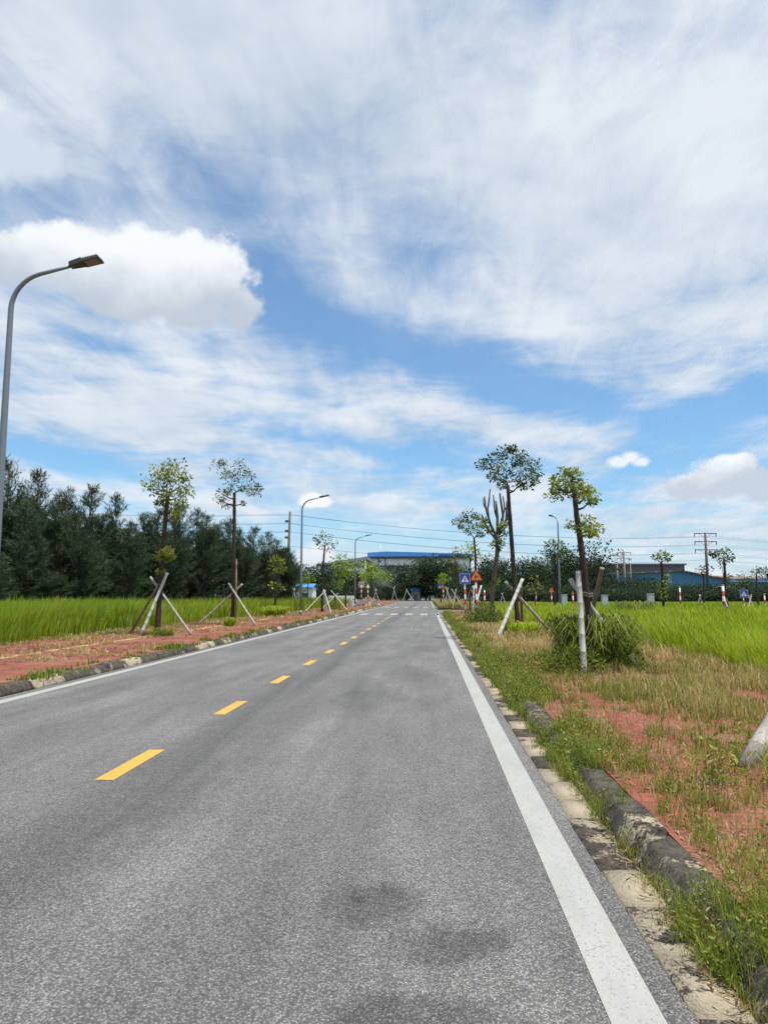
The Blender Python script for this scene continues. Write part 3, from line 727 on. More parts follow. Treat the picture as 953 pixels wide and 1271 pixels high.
# ------------------------------------------------------------------ street trees
def street_tree(Y, trunk, rr, clusters, label, leaf=.12, nleaf=55, lm=None, limbs=None, name='street_tree', bark=None, depth=.6, crf=1.25, stubs=(), group='young trees planted along the pavements', zb=ZP, cat='tree', tops=.9):
    lm = lm or L_street; bark = bark or M_bark
    bx = xat(trunk[0][0], Y) if True else 0; base = Vector((bx, Y, zb-.03)); S = Y/F
    e = empty(name, base, label, cat, group)
    pts = [base - base] + [at(px, py, Y) - base for (px, py) in trunk[1:]]
    for i in range(1, len(pts)-1): pts[i].y += random.uniform(-.03,.03)
    # densify the trunk for knots
    dp, dr = [], []; k = len(pts)
    for i in range(k-1):
        for j in range(5):
            f = j/5; g = (i+f)/(k-1); dp.append(pts[i].lerp(pts[i+1], f)); dr.append(rr*(1.25 if (i==0 and j==0) else 1)*(1-.32*g)*random.uniform(.94,1.07))
    dp.append(pts[-1]); dr.append(rr*.66)
    b = MB(); b.tube(dp, dr, 10)
    top = pts[-1]; C_, rad_ = [], []; tg = []
    for c in clusters:
        dyy = random.uniform(-depth, depth)*(1 if len(c) < 4 else 0)
        p = at(c[0], c[1], Y+dyy) - base; C_.append(p); rad_.append(c[2]*S*crf*random.uniform(.65,1.3)); tg.append((p, c[2]*S))
    random.shuffle(tg); nodes = [(q, rr*.44) for q in dp[-8:]] + [(q, rr*.22) for q in dp[8:-8]]
    tg.sort(key=lambda g: min((g[0]-q).length for q, _ in nodes))
    for p, rp in tg:
        # join the nearest limb already grown, as real forks do
        q, rq = min(nodes, key=lambda g: (g[0]-p).length + max(0, g[0].z-p.z+.1)*1.5)
        d_ = p-q; L = d_.length; r0 = min(rq*.84, rr*.36)
        m1 = q + d_*.33 + Vector((random.uniform(-.1,.1), random.uniform(-.1,.1), -.05))*L*.8
        m2 = q + d_*.68 + Vector((random.uniform(-.1,.1), random.uniform(-.1,.1), -.03))*L*.8
        b.tube([q, m1, m2, p], [r0, r0*.8, r0*.62, r0*.38], 5)
        nodes += [(m1, r0*.8), (m2, r0*.62)]
        for j in range(4):
            tp = p + Vector([random.gauss(0,1)*rp*.6 for _ in range(3)]); b.tube([m2.lerp(p,.3+.2*j), tp], [rr*.06, .004], 4)
    for (x0,y0,x1,y1,x2,y2,k) in stubs:
        dy0 = random.uniform(-.15,.15); dy1 = random.uniform(-.35,.35)
        a = at(x0,y0,Y)-base; c = at(x1,y1,Y+dy0)-base; d_ = at(x2,y2,Y+dy1)-base
        b.tube([a, a.lerp(c,.5)+Vector((random.uniform(-.02,.02),0,-.03)), c, c.lerp(d_,.5)+Vector((random.uniform(-.03,.03),0,0)), d_], [rr*.55*k, rr*.5*k, rr*.45*k, rr*.4*k, rr*.34*k], 7)
    b.build('trunk', bark, e)
    P_, D_, c_ = [], [], []
    for p, r0 in zip(C_, rad_):
        nn = int(nleaf*random.uniform(.9,1.9)); q = rng.normal(size=(nn,3)); q = norm(q)*(rng.random((nn,1))**.45)*r0*1.12
        q[:,2] *= .8; q[:,1] *= 1.1
        P_.append(np.array(p)+q); dd = norm(q)+rng.normal(0,.5,(nn,3)); dd[:,2] -= .1; D_.append(dd)
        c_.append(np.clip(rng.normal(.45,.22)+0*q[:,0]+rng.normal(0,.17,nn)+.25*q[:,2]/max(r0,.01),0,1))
    if P_:
        P_ = np.concatenate(P_); D_ = np.concatenate(D_); c_ = np.concatenate(c_); nn = len(P_)
        L = leaf*rng.uniform(.6,1.3,nn)
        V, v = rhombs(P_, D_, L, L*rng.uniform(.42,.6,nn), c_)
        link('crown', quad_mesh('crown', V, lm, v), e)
    return e

street_tree(27, [(197,0),(198,745),(201,700),(205,655),(209,612)], .11,
  [(190,596,9),(197,584,8),(208,578,8),(221,580,8),(230,592,8),(189,607,7),(200,602,9),(212,596,10),(224,604,9),(232,611,7),(205,614,8),(219,619,9),(214,631,7),(225,629,7),(198,623,5),(216,588,8),(203,590,8),(218,640,4),(201,690,5),(209,684,6),(206,692,6),(213,690,4),(200,709,2,1)],
  'dense round yellow-green crown on a trunk with a leaf tuft halfway up', leaf=.125, nleaf=75)
street_tree(36, [(289,0),(290,740),(290,690),(291,650),(291,612)], .11,
  [(270,578,6),(276,574,5),(284,584,6),(279,591,5),(296,576,6),(303,583,6),(311,590,5),(306,596,6),(314,603,6),(321,606,5),(318,612,5),(275,613,5),(272,620,4),(281,626,4),(287,600,6),(295,592,5),(300,606,5),(309,610,5),(284,610,4),(288,589,5),(302,625,3)],
  'tall slender tree with a thin airy crown before the dark grove', leaf=.125, nleaf=40, lm=L_dull, depth=.9)
street_tree(54, [(341,0),(342,745),(343,720),(345,700)], .10, [(337,695,4),(343,693,4),(349,698,4),(352,706,4),(341,704,5),(347,709,4),(340,727,3),(347,729,3)],
  'short tree with two small yellow-green tufts left of the nearest fully visible lamp post', leaf=.22, nleaf=26, lm=L_street, depth=.3)
street_tree(66, [(400,0),(400,735),(401,705),(403,678)], .11, [(396,668,4),(403,664,4),(410,667,4),(414,674,4),(405,674,4),(393,671,3),(409,680,4),(399,677,3),(397,700,3),(392,704,2)],
  'thin sparse-crowned tree standing just right of the nearest fully visible lamp post', leaf=.22, nleaf=18, lm=L_dull, depth=.4)
street_tree(76, [(416,0),(416,742),(417,731)], .09, [(418,726,4),(414,722,3),(420,731,3)], 'stubby sapling with brownish leaves inside the low bamboo tripod', leaf=.22, nleaf=20, lm=L_dull, depth=.2)
street_tree(85, [(429,0),(429,735),(430,712)], .10, [(418,696,6),(425,693,6),(432,700,6),(427,707,6),(420,714,5),(437,706,5),(432,714,5),(417,704,5),(424,722,4)],
  'bright lime-green tree just left of the second visible lamp post', leaf=.30, nleaf=40, lm=L_bright, depth=.8)
street_tree(95, [(382,0),(382,730),(383,720)], .08, [(381,715,4),(386,718,4),(379,720,3)], 'tiny bright green tree in the grass between the lamp post and the thin dark-crowned tree', leaf=.3, nleaf=26, lm=L_bright, depth=.4)
street_tree(112, [(461,0),(461,735),(461,715)], .12, [(446,706,6),(453,703,6),(461,704,7),(468,708,7),(475,712,6),(478,717,5),(462,713,7),(451,713,5),(470,717,5),(456,720,5)],
  'spreading bright green tree standing over the gravel heap', leaf=.36, nleaf=50, lm=L_bright, depth=1.4)
street_tree(14.6, [(732,0),(730,765),(726,720),(720,675),(715,640),(712,606)], .072,
  [(697,602,7),(689,607,6),(683,616,5),(695,612,6),(703,595,6),(708,586,6),(713,590,6),(716,600,6),(722,603,7),(728,608,7),(733,615,7),(727,618,6),(706,604,6),(735,623,4),(699,585,4),(720,612,6),(690,597,5),(712,615,4),(709,652,5),(718,655,5),(726,648,6),(733,652,7),(740,657,5),(728,660,5),(736,662,4)],
  'yellow-green tree leaning left out of the big grass clump', leaf=.07, nleaf=62, lm=L_yellow, depth=.42, crf=1.35)
street_tree(27, [(643,0),(640,745),(636,690),(633,650),(630,603)], .10,
  [(598,577,6),(606,574,6),(613,570,7),(620,562,6),(628,560,5),(633,568,7),(641,574,7),(650,570,6),(646,564,4),(655,576,6),(664,578,6),(668,587,5),(660,592,7),(651,590,7),(642,585,7),(622,577,7),(628,587,6),(615,584,6),(618,594,6),(622,602,5),(640,597,5),(646,602,4),(655,603,4),(664,598,4),(635,556,3),(611,591,4)],
  'tallest tree on the right pavement with a flat wide airy crown', leaf=.125, nleaf=44, lm=L_dull, depth=1.0)
street_tree(38, [(611,0),(610,745),(613,715),(617,685),(617,663)], .15,
  [(602,646,3),(600,652,3),(607,658,4),(624,652,3),(628,662,3),(623,670,4),(614,672,3),(621,678,3),(628,648,3),(612,676,3),(613,725,4),(617,720,3),(610,732,3)],
  'pruned dark tree with many bare upright stubs', leaf=.15, nleaf=34, lm=L_street, depth=.4, bark=M_bark_pale,
  stubs=[(617,668,608,650,602,628,1),(617,665,617,640,615,622,1),(618,662,624,640,620,612,1),(619,660,628,645,629,622,.9),(616,670,604,655,597,640,.8),(608,650,605,632,608,607,.7),(606,640,602,628,601,616,.6),(616,642,613,628,612,614,.6),(622,645,626,632,624,616,.6),(619,664,632,648,627,630,.6),(602,630,600,624,600,618,.5),(605,654,600,648,598,638,.4)])
street_tree(52, [(590,0),(590,720),(590,690),(588,667)], .10, [(567,648,5),(574,642,5),(582,639,5),(590,640,5),(596,646,5),(601,652,4),(577,652,5),(586,649,6),(593,656,5),(583,659,4),(596,664,4),(571,654,3)],
  'dark tree with a small umbrella-shaped crown directly behind the orange triangular sign', leaf=.17, nleaf=50, lm=L_dull, depth=.7)
street_tree(57, [(583,0),(583,720),(583,692)], .07, [(578,683,5),(584,678,5),(590,683,5),(596,690,4),(581,690,4),(588,693,3)],
  'slim tree with a small bright lime crown beside the umbrella-shaped tree', leaf=.22, nleaf=26, lm=L_bright, depth=.4)
street_tree(88, [(547,0),(547,733),(547,724)], .08, [(545,718,4),(549,715,4),(552,719,4),(548,721,4)], 'tiny bright green ball-headed tree beside the far small signs', leaf=.28, nleaf=30, lm=L_bright, depth=.4)
street_tree(90, [(566,0),(566,720),(565,700),(564,690)], .11, [(560,690,4),(565,683,4),(570,690,4),(562,698,5),(569,700,5),(572,708,4),(560,708,4),(565,714,4),(556,697,3)],
  'tall loose olive-green tree beyond the side road, left of the crossing sign', leaf=.28, nleaf=26, lm=L_farlite, depth=1)
street_tree(64, [(688,0),(688,720),(688,690)], .13, [(677,681,5),(683,677,5),(690,676,5),(697,679,5),(701,684,4),(681,687,5),(690,685,6),(697,690,4),(684,694,3)],
  'twin-trunked round-headed tree touching the distant lamp post on the right', leaf=.25, nleaf=40, lm=L_farlite, depth=.9, stubs=[(691,748,691,720,691,694,1.2)], zb=0, group='young trees at the side road')
street_tree(55, [(823,0),(822,735),(821,705),(820,698)], .12, [(813,692,4),(818,688,5),(824,689,5),(829,692,4),(821,694,5),(826,722,4),(822,728,4),(828,716,3),(823,740,3),(820,734,3)],
  'field tree with a compact flat yellow-green cap and tufts low on its trunk', leaf=.2, nleaf=34, lm=L_street, depth=.5, zb=0, group='young trees at the side road')
street_tree(48, [(900,0),(899,735),(899,710),(898,694)], .10, [(889,685,3),(894,686,4),(899,684,4),(903,689,4),(904,694,4),(899,692,5),(896,698,4),(886,690,2),(883,687,2),(903,716,4),(898,722,4),(904,724,3)],
  'slender dark-crowned tree with a thin side branch, beside the nearer banded post', leaf=.17, nleaf=26, lm=L_dull, depth=.5, zb=0, group='young trees at the side road', stubs=[(899,735,896,705,887,692,.4)])
street_tree(90, [(873,0),(873,725),(872,712)], .12, [(867,708,3),(872,705,4),(878,707,4),(874,711,3)], 'small thin tree just left of the tall crossarm power pole', leaf=.25, nleaf=24, lm=L_far, depth=.5, zb=0, group='young trees at the side road')
street_tree(58, [(940,0),(939,730),(938,712)], .08, [(934,709,3),(939,706,3),(943,709,2)], 'almost bare thin tree near the right picture edge', leaf=.17, nleaf=18, lm=L_dull, depth=.4, zb=0, group='young trees at the side road')
street_tree(75, [(957,0),(957,725),(956,715)], .12, [(946,712,5),(952,709,6),(960,708,6),(955,718,5)], 'round dark crown cut by the right picture edge', leaf=.25, nleaf=40, lm=L_far, depth=.8, zb=0, group='young trees at the side road')
street_tree(95, [(926,0),(926,735),(926,727)], .12, [(922,722,5),(930,721,6),(926,717,6),(934,726,5),(918,727,4)], 'small lime-green rounded tree before the pale-roofed shed', leaf=.3, nleaf=44, lm=L_farlite, depth=1, zb=0, group='young trees at the side road')
street_tree(70, [(664,0),(664,735),(663,722)], .06, [(658,726,4),(664,718,4),(669,728,4),(662,734,3)], 'small leafy sapling with yellowish leaves in the grass left of the distant lamp post', leaf=.2, nleaf=22, lm=L_yellow, depth=.5, zb=0, group='young trees at the side road')

# second stake beside tree 2 trunk
b = MB(); b.tube([(0,0,0),(.02,0,1.7),(.0,0,3.3)], [.05,.045,.04], 8)
o = b.build('stake', M_pole_b, None, (xat(293.5,36),35.85,ZP-.02)); tag(o, 'brown stake tied upright against the slender tree trunk before the grove', 'stake')


# ------------------------------------------------------------------ clumps and shrubs
def clump(name, c, n, h, spread, w, mt, label, cat, group=None, drop=.45, colc=.45, leaves=0):
    a = rng.uniform(0,2*np.pi,n); r = spread*np.sqrt(rng.random(n))*1.25
    Pb = np.stack([r*np.cos(a)*.6, r*np.sin(a)*.6, np.zeros(n)],1)
    hh = h*rng.uniform(.45,1.05,n); out = rng.uniform(.1,1.0,n)**1.5*spread*.9
    # arching: 4 point ribbons (3 quads)
    d_ = np.stack([np.cos(a+rng.normal(0,1.1,n)), np.sin(a+rng.normal(0,1.1,n)), np.zeros(n)],1); fa = rng.uniform(0,2*np.pi,n)
    s = np.stack([np.cos(fa), np.sin(fa), np.zeros(n)],1); up = np.array([0,0,1.])
    f = [0,.35,.7,1]; zz = [0,.62,1.0]; dr = drop*rng.uniform(.2,1.2,n)
    pts = [Pb, Pb+d_*(out*.15)[:,None]+up*(hh*.6)[:,None], Pb+d_*(out*.5)[:,None]+up*hh[:,None], Pb+d_*out[:,None]+up*(hh*(1-dr))[:,None]]
    wv = [w*.7, w, w*.8, w*.08]; V = []
    for p_, ww in zip(pts, wv): V += [p_-s*ww/2, p_+s*ww/2]
    V = np.stack(V,1).reshape(-1,3); b0 = (np.arange(n)*8)[:,None]
    loops = np.concatenate([b0+i for i in (0,1,3,2,2,3,5,4,4,5,7,6)],1).ravel(); starts = np.arange(3*n)*4
    v = np.repeat(np.clip(rng.normal(colc,.22,n),0,1),8)
    o = link(name, np_mesh(name, V, loops, starts, mt, v), None, c); tag(o, label, cat, group); return o
def shrub(name, c, n, r, h, leaf, mt, label, group=None, colc=.4):
    q = norm(rng.normal(size=(n,3)))*(rng.random((n,1))**.4); q[:,0]*=r; q[:,1]*=r; q[:,2]=np.abs(q[:,2])*h*(.7+.5*fnoise(q[:,0],q[:,1],r*.5,3))
    d_ = norm(q)+rng.normal(0,.6,(n,3)); L = leaf*rng.uniform(.6,1.3,n)
    V, v = rhombs(q, d_, L, L*.35, np.clip(rng.normal(colc,.25,n),0,1))
    o = link(name, quad_mesh(name, V, mt, v), None, c); tag(o, label, 'shrub', group); return o
c = Vector((xat(735,15.2),15.2,ZP-.03))
clump('grass_clump', c, 1900, 1.08, .85, .026, L_weed, 'large dark clump of arching tall grass around the white pole on the right', 'grass clump', drop=.5, colc=.36)
Nn=900
shrub('grass_clump_undergrowth', Vector((xat(700,14.6),14.4,ZP)), 2600, .75, .55, .07, L_weed, 'low dark leafy weeds at the left foot of the big grass clump')
shrub('shrub', Vector((xat(752,15.0),15.0,ZP)), 4200, .75, .75, .06, L_weed, 'dark leafy weeds at the right side of the big grass clump', colc=.25)
shrub('shrub', Vector((xat(722,15.4),15.5,ZP)), 4200, .62, 1.1, .06, L_weed, 'tallest leafy weeds in the middle of the big grass clump', colc=.25)
shrub('shrub', Vector((xat(600,36.5),36.5,ZP)), 2600, 1.1, 1.15, .13, L_street, 'dark green bush at the foot of the pruned tree behind the orange sign', colc=.15)
clump('grass_tuft', Vector((xat(633,26.5),26.5,ZP)), 260, .55, .4, .03, L_grass, 'bright grass tuft left of the tallest right tree trunk', 'grass tuft', 'grass tufts at the tallest right tree', .2)
clump('grass_tuft', Vector((xat(655,26.8),26.8,ZP)), 260, .5, .45, .03, L_grass, 'bright grass tuft right of the tallest right tree trunk', 'grass tuft', 'grass tufts at the tallest right tree', .2)
clump('grass_tuft', Vector((xat(286,34.8),34.8,ZP)), 200, .42, .35, .03, L_grassL, 'small green tuft at the foot of the slender tree on the left', 'grass tuft', None, .2)
clump('grass_tuft', Vector((xat(341,52),52,ZP)), 500, .7, 1.0, .05, L_grassL, 'wide green tuft at the foot of the short tree on the left', 'grass tuft', None, .2)
clump('grass_tuft', Vector((xat(203,26.2),26.2,ZP)), 260, .3, .55, .02, L_weed, 'scruffy weeds at the foot of the nearest left tree', 'grass tuft', None, .3)
shrub('shrub', Vector((xat(415,73),73,ZP)), 700, .9, .8, .2, L_street, 'low dark green bush inside the low bamboo tripod', colc=.3)
clump('grass_tuft', Vector((2.85,5.95,ZP)), 420, .30, .30, .007, L_weed, 'fresh green tuft around the foot of the large foreground pole', 'grass tuft', None, .4, .62)
clump('grass_tuft', Vector((2.05,3.05,ZP-.02)), 520, .34, .34, .006, L_weed, 'long grass tuft at the bottom right corner', 'grass tuft', None, .5, .6)
clump('grass_tuft', Vector((1.66,2.75,ZP-.02)), 420, .26, .24, .005, L_weed, 'grass tuft on the kerb in the near foreground', 'grass tuft', None, .5, .55)
clump('grass_clump', Vector((xat(785,45),45,0)), 500, 1.25, 1.3, .06, L_weed, 'darker hump of coarse grass in the middle of the right field', 'grass clump', None, .5, .35)
shrub('shrub', Vector((xat(908,44),44,0)), 900, 1.1, 1.0, .12, L_dry, 'brownish dead bush beside the nearer banded post', colc=.1)
c = Vector((xat(872,6.2),6.0,ZP)); V1, v1 = weeds(26, rng.normal(0,.12,26), rng.normal(0,.12,26)+.0, rng.uniform(.2,.5,26), 0, np.zeros(26), lf=.05, nl=12, colc=.7)
o = link('leafy_weed', quad_mesh('leafy_weed', V1, L_weed, v1), None, c); tag(o, 'upright bright green leafy weed left of the large foreground pole', 'weed')

# ------------------------------------------------------------------ casuarina grove
def casuarina_meshes(seed, Ht, Rr):
    rs = np.random.default_rng(seed); rd = random.Random(seed); b = MB()
    P_, D_, L_, c_ = [], [], [], []
    leaders = [(0,0,0,Ht,1.0)] + [(rd.uniform(-1.3,1.3), rd.uniform(-1.3,1.3), Ht*rd.uniform(.1,.4), Ht*rd.uniform(.62,.93), .7) for _ in range(rd.choice([2,3,4]))]
    for (ox, oy, z0, z1, kk) in leaders:
        bend = rd.uniform(-.35,.35)
        def ax(z):
            f = (z-z0)/(z1-z0); return np.array([ox*min(1,f*1.6+.0)+bend*f*f, oy*min(1,f*1.6), z])
        b.tube([ax(z0), ax(z0+(z1-z0)*.35), ax(z0+(z1-z0)*.7), ax(z1)], [.13*kk,.09*kk,.05*kk,.012], 6)
        nb = int(75*kk*(z1-z0)/Ht)+18
        for i in range(nb):
            f = rs.random()**.85; z = z0+(z1-z0)*(.03+.95*f); a = rd.uniform(0,2*math.pi)
            ln = kk*Rr*((1-f)**.55)*rd.choice([.45,.7,.9,1.1,1.35])*rd.uniform(.8,1.15)+.22; up_ = rd.uniform(.25,1.5)+.6*f
            s = ax(z); dirv = np.array([math.cos(a), math.sin(a), up_*.8]); dirv = dirv/np.linalg.norm(dirv)*1.25
            tip = s+dirv*ln; tip[2] += .0; b.tube([s, s+dirv*ln*.5+np.array([0,0,-.06]), tip], [.028*(1-f)+.008,.014,.004], 3)
            m = int(46*ln/Rr)+12; g = rs.random(m)**.7; pos = s+(tip-s)*g[:,None]+rs.normal(0,.10,(m,3))
            dd = dirv+rs.normal(0,.5,(m,3)); dd[:,2] += rs.choice([.4,-.5],m,p=[.6,.4])
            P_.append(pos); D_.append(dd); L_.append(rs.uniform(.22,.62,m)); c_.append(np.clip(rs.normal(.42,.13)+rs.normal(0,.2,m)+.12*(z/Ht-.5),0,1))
        m = 26; f = rs.uniform(.9,1.0,m); P_.append(np.stack([ax(z0+(z1-z0)*q) for q in f])+rs.normal(0,.05,(m,3))); D_.append(rs.normal(0,.4,(m,3))+np.array([0,0,1])); L_.append(rs.uniform(.2,.5,m)); c_.append(rs.random(m))
    P_, D_, L_, c_ = map(np.concatenate, (P_, D_, L_, c_))
    V, v = rhombs(P_, D_, L_, rs.uniform(.035,.07,len(L_)), c_)
    return b.mesh('trunk', M_bark_pale), quad_mesh('crown', V, L_cas, v)
CAS = [casuarina_meshes(100+i, 10, 2.0+.3*(i%3)) for i in range(6)]
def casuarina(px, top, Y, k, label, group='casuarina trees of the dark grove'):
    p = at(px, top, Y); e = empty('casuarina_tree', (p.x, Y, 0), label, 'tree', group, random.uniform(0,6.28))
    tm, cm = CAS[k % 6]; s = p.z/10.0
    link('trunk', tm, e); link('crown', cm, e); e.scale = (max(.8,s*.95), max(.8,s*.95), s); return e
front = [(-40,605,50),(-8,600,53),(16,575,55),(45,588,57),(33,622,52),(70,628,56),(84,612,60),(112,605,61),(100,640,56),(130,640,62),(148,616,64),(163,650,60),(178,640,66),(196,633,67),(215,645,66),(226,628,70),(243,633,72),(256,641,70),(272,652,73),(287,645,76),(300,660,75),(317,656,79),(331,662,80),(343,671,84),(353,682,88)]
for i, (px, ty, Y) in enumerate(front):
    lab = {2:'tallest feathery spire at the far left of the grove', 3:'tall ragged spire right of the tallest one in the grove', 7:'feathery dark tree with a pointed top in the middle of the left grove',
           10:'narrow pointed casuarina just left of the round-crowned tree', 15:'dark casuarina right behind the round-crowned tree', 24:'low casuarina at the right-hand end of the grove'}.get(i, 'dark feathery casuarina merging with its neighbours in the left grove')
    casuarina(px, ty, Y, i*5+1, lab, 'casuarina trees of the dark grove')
for i in range(34):
    px = -50+i*12.5+random.uniform(-5,5); Y = 58+max(0,px)*.10+random.uniform(2,10); base_top = 640+max(0,px)*.12
    casuarina(px, base_top+random.uniform(-8,18), Y, i, 'dark feathery casuarina merging with its neighbours in the left grove')
for i in range(16):     # low skirt trees in front of the trunks
    px = -30+i*26+random.uniform(-8,8); Y = 48+max(0,px)*.10
    casuarina(px, 690+random.uniform(-10,12), Y, i+2, 'dark feathery casuarina merging with its neighbours in the left grove')
clump('banana_like_plant', Vector((xat(78,50),50,0)), 45, 1.5, 1.3, .12, L_street, 'broad-leaved light green plant at the foot of the grove', 'plant', None, .4, .6)

# ------------------------------------------------------------------ far trees
def far_meshes(seed, lm, low=.05, n=3200, leaf=.42, airy=0):
    rs = np.random.default_rng(seed); rd = random.Random(seed)
    lob = [(rs.uniform(-.55,.55), rs.uniform(-.5,.5), rs.uniform(low+.18,.84), rs.uniform(.16,.30)) for _ in range(13)] + [(0,0,.72,.27),(0,0,.4,.3)]
    Ps, Ds, cs = [], [], []
    for (x,y,z,r) in lob:
        m = int(n/len(lob)); q = norm(rs.normal(size=(m,3))); rad = r*(.55+.45*rs.random((m,1))**.5)*(1+.25*np.sin(q[:,:1]*7+q[:,2:]*9+seed))
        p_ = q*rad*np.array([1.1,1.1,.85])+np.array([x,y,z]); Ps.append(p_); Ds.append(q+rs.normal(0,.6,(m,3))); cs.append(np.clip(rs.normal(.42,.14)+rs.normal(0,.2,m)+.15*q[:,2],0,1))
    P_, D_, c_ = map(np.concatenate, (Ps,Ds,cs)); P_[:,2] = np.maximum(P_[:,2], .015); P_ *= 10; L = leaf*rs.uniform(.6,1.35,len(P_))
    V, v = rhombs(P_, D_, L, L*.6, c_)
    b = MB(); b.tube([(0,0,0),(.1,0,3),(0,0,7)], [.25,.18,.08], 6)
    for (x,y,z,r) in lob[:7]: b.tube([(0,0,z*10*.55),(x*5,y*5,z*10*.8),(x*10,y*10,z*10)], [.1,.07,.03], 4)
    return b.mesh('trunk', M_bark), quad_mesh('crown', V, lm, v)
FAR = [far_meshes(200+i, L_far) for i in range(5)] + [far_meshes(300+i, L_farlite, n=2400) for i in range(2)]
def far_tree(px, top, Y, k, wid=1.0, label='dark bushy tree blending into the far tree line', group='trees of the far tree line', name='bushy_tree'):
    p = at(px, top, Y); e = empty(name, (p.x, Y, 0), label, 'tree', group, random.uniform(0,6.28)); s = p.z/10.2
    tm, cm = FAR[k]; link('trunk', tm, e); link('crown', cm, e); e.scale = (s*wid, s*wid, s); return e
D1 = 'dark bushy tree blending into the tree line left of the road end'
x = 352
while x < 446:
    far_tree(x, random.uniform(698,712), random.uniform(140,170), random.randrange(5), 1.1, D1); x += random.uniform(9,14)
D2 = 'dark dense tree closing off the far end of the road'
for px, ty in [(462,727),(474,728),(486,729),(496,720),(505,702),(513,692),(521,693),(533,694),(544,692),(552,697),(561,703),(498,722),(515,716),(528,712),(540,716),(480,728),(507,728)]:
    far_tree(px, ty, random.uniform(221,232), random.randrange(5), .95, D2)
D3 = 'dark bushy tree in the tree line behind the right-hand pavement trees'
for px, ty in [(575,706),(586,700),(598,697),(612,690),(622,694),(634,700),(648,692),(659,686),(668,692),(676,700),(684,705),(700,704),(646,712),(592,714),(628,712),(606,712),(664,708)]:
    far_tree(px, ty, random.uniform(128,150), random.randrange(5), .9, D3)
far_tree(723, 669, 118, 1, .85, 'large round-topped grey-green tree rising above the tree line behind the leaning tree'); 
far_tree(736, 684, 121, 3, .7, 'lower shoulder tree just right of the large round-topped one')
far_tree(708, 682, 121, 2, .6, 'lower shoulder tree just left of the large round-topped one')
D4 = 'dark bush in the low tree belt before the blue warehouse'
for px, ty, k in [(748,722,0),(757,716,1),(768,719,2),(782,714,3),(790,726,5),(796,720,4),(806,714,0),(815,722,1),(830,722,5),(841,720,6),(850,725,2),(862,726,3),(884,728,0),(895,727,1),(911,722,2),(922,730,3),(945,727,0),(955,720,1),(776,726,5),(965,722,3),(742,716,1),(905,730,4),(935,728,4)]:
    far_tree(px, ty, random.uniform(112,132), k, 1.35, D4 if k < 5 else 'lighter yellow-green bush in the low tree belt before the blue warehouse', 'bushes before the warehouse', 'bushy_tree')
x = 604
while x < 985:
    far_tree(x, random.uniform(724,733), random.uniform(104,112), random.randrange(5), 1.8, 'dark low bush in the hedge line at the back of the right field', 'low hedge bushes', 'bush'); x += random.uniform(9,14)
x = 352
while x < 560:
    far_tree(x, random.uniform(724,734), random.uniform(222,230) if x > 446 else random.uniform(122,135), random.randrange(5), 1.9 if x < 446 else 1.5, 'dark low bush in the hedge line near the road end', 'low hedge bushes', 'bush') if not (477 < x < 537 and False) else None
    x += random.uniform(8,13)

# ------------------------------------------------------------------ lamps
def lamp_meshes():
    b = MB(); Hh = 9.3
    pts = [(0,0,0),(0,0,.02)]; pts = [(0,0,0),(0,0,3),(0,0,6),(0,0,8.0)]; rad = [.095,.085,.072,.062]
    for q in np.linspace(0, 1, 9)[1:]:
        a = q*math.radians(75); pts.append((.85*(1-math.cos(a)), 0, 8.0+.85*math.sin(a))); rad.append(.06-.012*q)
    x, y, z = pts[-1]; pts.append((x+.85,0,z+.20)); rad.append(.035)
    b.tube(pts, rad, 12); ex, ez = pts[-1][0], pts[-1][2]
    pole = b.mesh('pole', M_lamp)
    b = MB(); b.box(-.19,-.19,0,.19,.19,.025); b.tube([(0,0,.02),(0,0,.35)], [.12,.105], 12)
    for sx in (-1,1):
        for sy in (-1,1): b.tube([(sx*.14,sy*.14,.02),(sx*.14,sy*.14,.07)], .018, 6)
    basem = b.mesh('base_plate', M_lamp)
    b = MB(); c_, s_ = math.cos(.22), math.sin(.22)
    def tr(u, v, w_): return (ex+u*c_-w_*s_, v, ez+u*s_+w_*c_)
    def bx(u0,u1,v0,v1,w0,w1,m=0,tap=0):
        vs = [tr(u0,v0+tap,w0),tr(u1,v0,w0),tr(u1,v1,w0),tr(u0,v1-tap,w0),tr(u0,v0+tap+.02,w1),tr(u1-.02,v0+.02,w1),tr(u1-.02,v1-.02,w1),tr(u0,v1-tap-.02,w1)]
        b.add(vs, [(0,3,2,1),(4,5,6,7),(0,1,5,4),(1,2,6,5),(2,3,7,6),(3,0,4,7)], m)
    bx(-.12,.22,-.15,.15,-.03,.09,0,.06); bx(.20,.62,-.17,.17,-.03,.045)
    for k in range(9): bx(.24+k*.04,.252+k*.04,-.15,.15,.045,.085)
    head = b.mesh('lamp_head', M_lampdark)
    b = MB(); vs = [tr(.25,-.13,-.034),tr(.57,-.13,-.034),tr(.57,.13,-.034),tr(.25,.13,-.034),tr(.25,-.13,-.028),tr(.57,-.13,-.028),tr(.57,.13,-.028),tr(.25,.13,-.028)]
    b.add(vs, [(0,3,2,1),(4,5,6,7),(0,1,5,4),(1,2,6,5),(2,3,7,6),(3,0,4,7)])
    lens = b.mesh('lens', M_lens)
    return pole, basem, head, lens
LM = lamp_meshes()
def lamp(x, y, label, rz=0, z=ZP, s=1.0):
    e = empty('street_lamp', (x,y,z), label, 'street lamp', 'single-arm street lamps', rz); e.scale = (s,s,s)
    link('pole', LM[0], e); link('base_plate', LM[1], e); h = link('lamp_head', LM[2], e); link('lens', LM[3], h)
lamp(-9.86, 16.05, 'curved grey street lamp whose lower pole leaves the left picture edge', s=1.03)
lamp(xat(373.5,54.3), 54.3, 'tall curved street lamp standing on the left pavement, whole pole in view', z=ZP, s=.985)
lamp(xat(440.5,92), 92, 'small far street lamp beside the grey gravel heap')
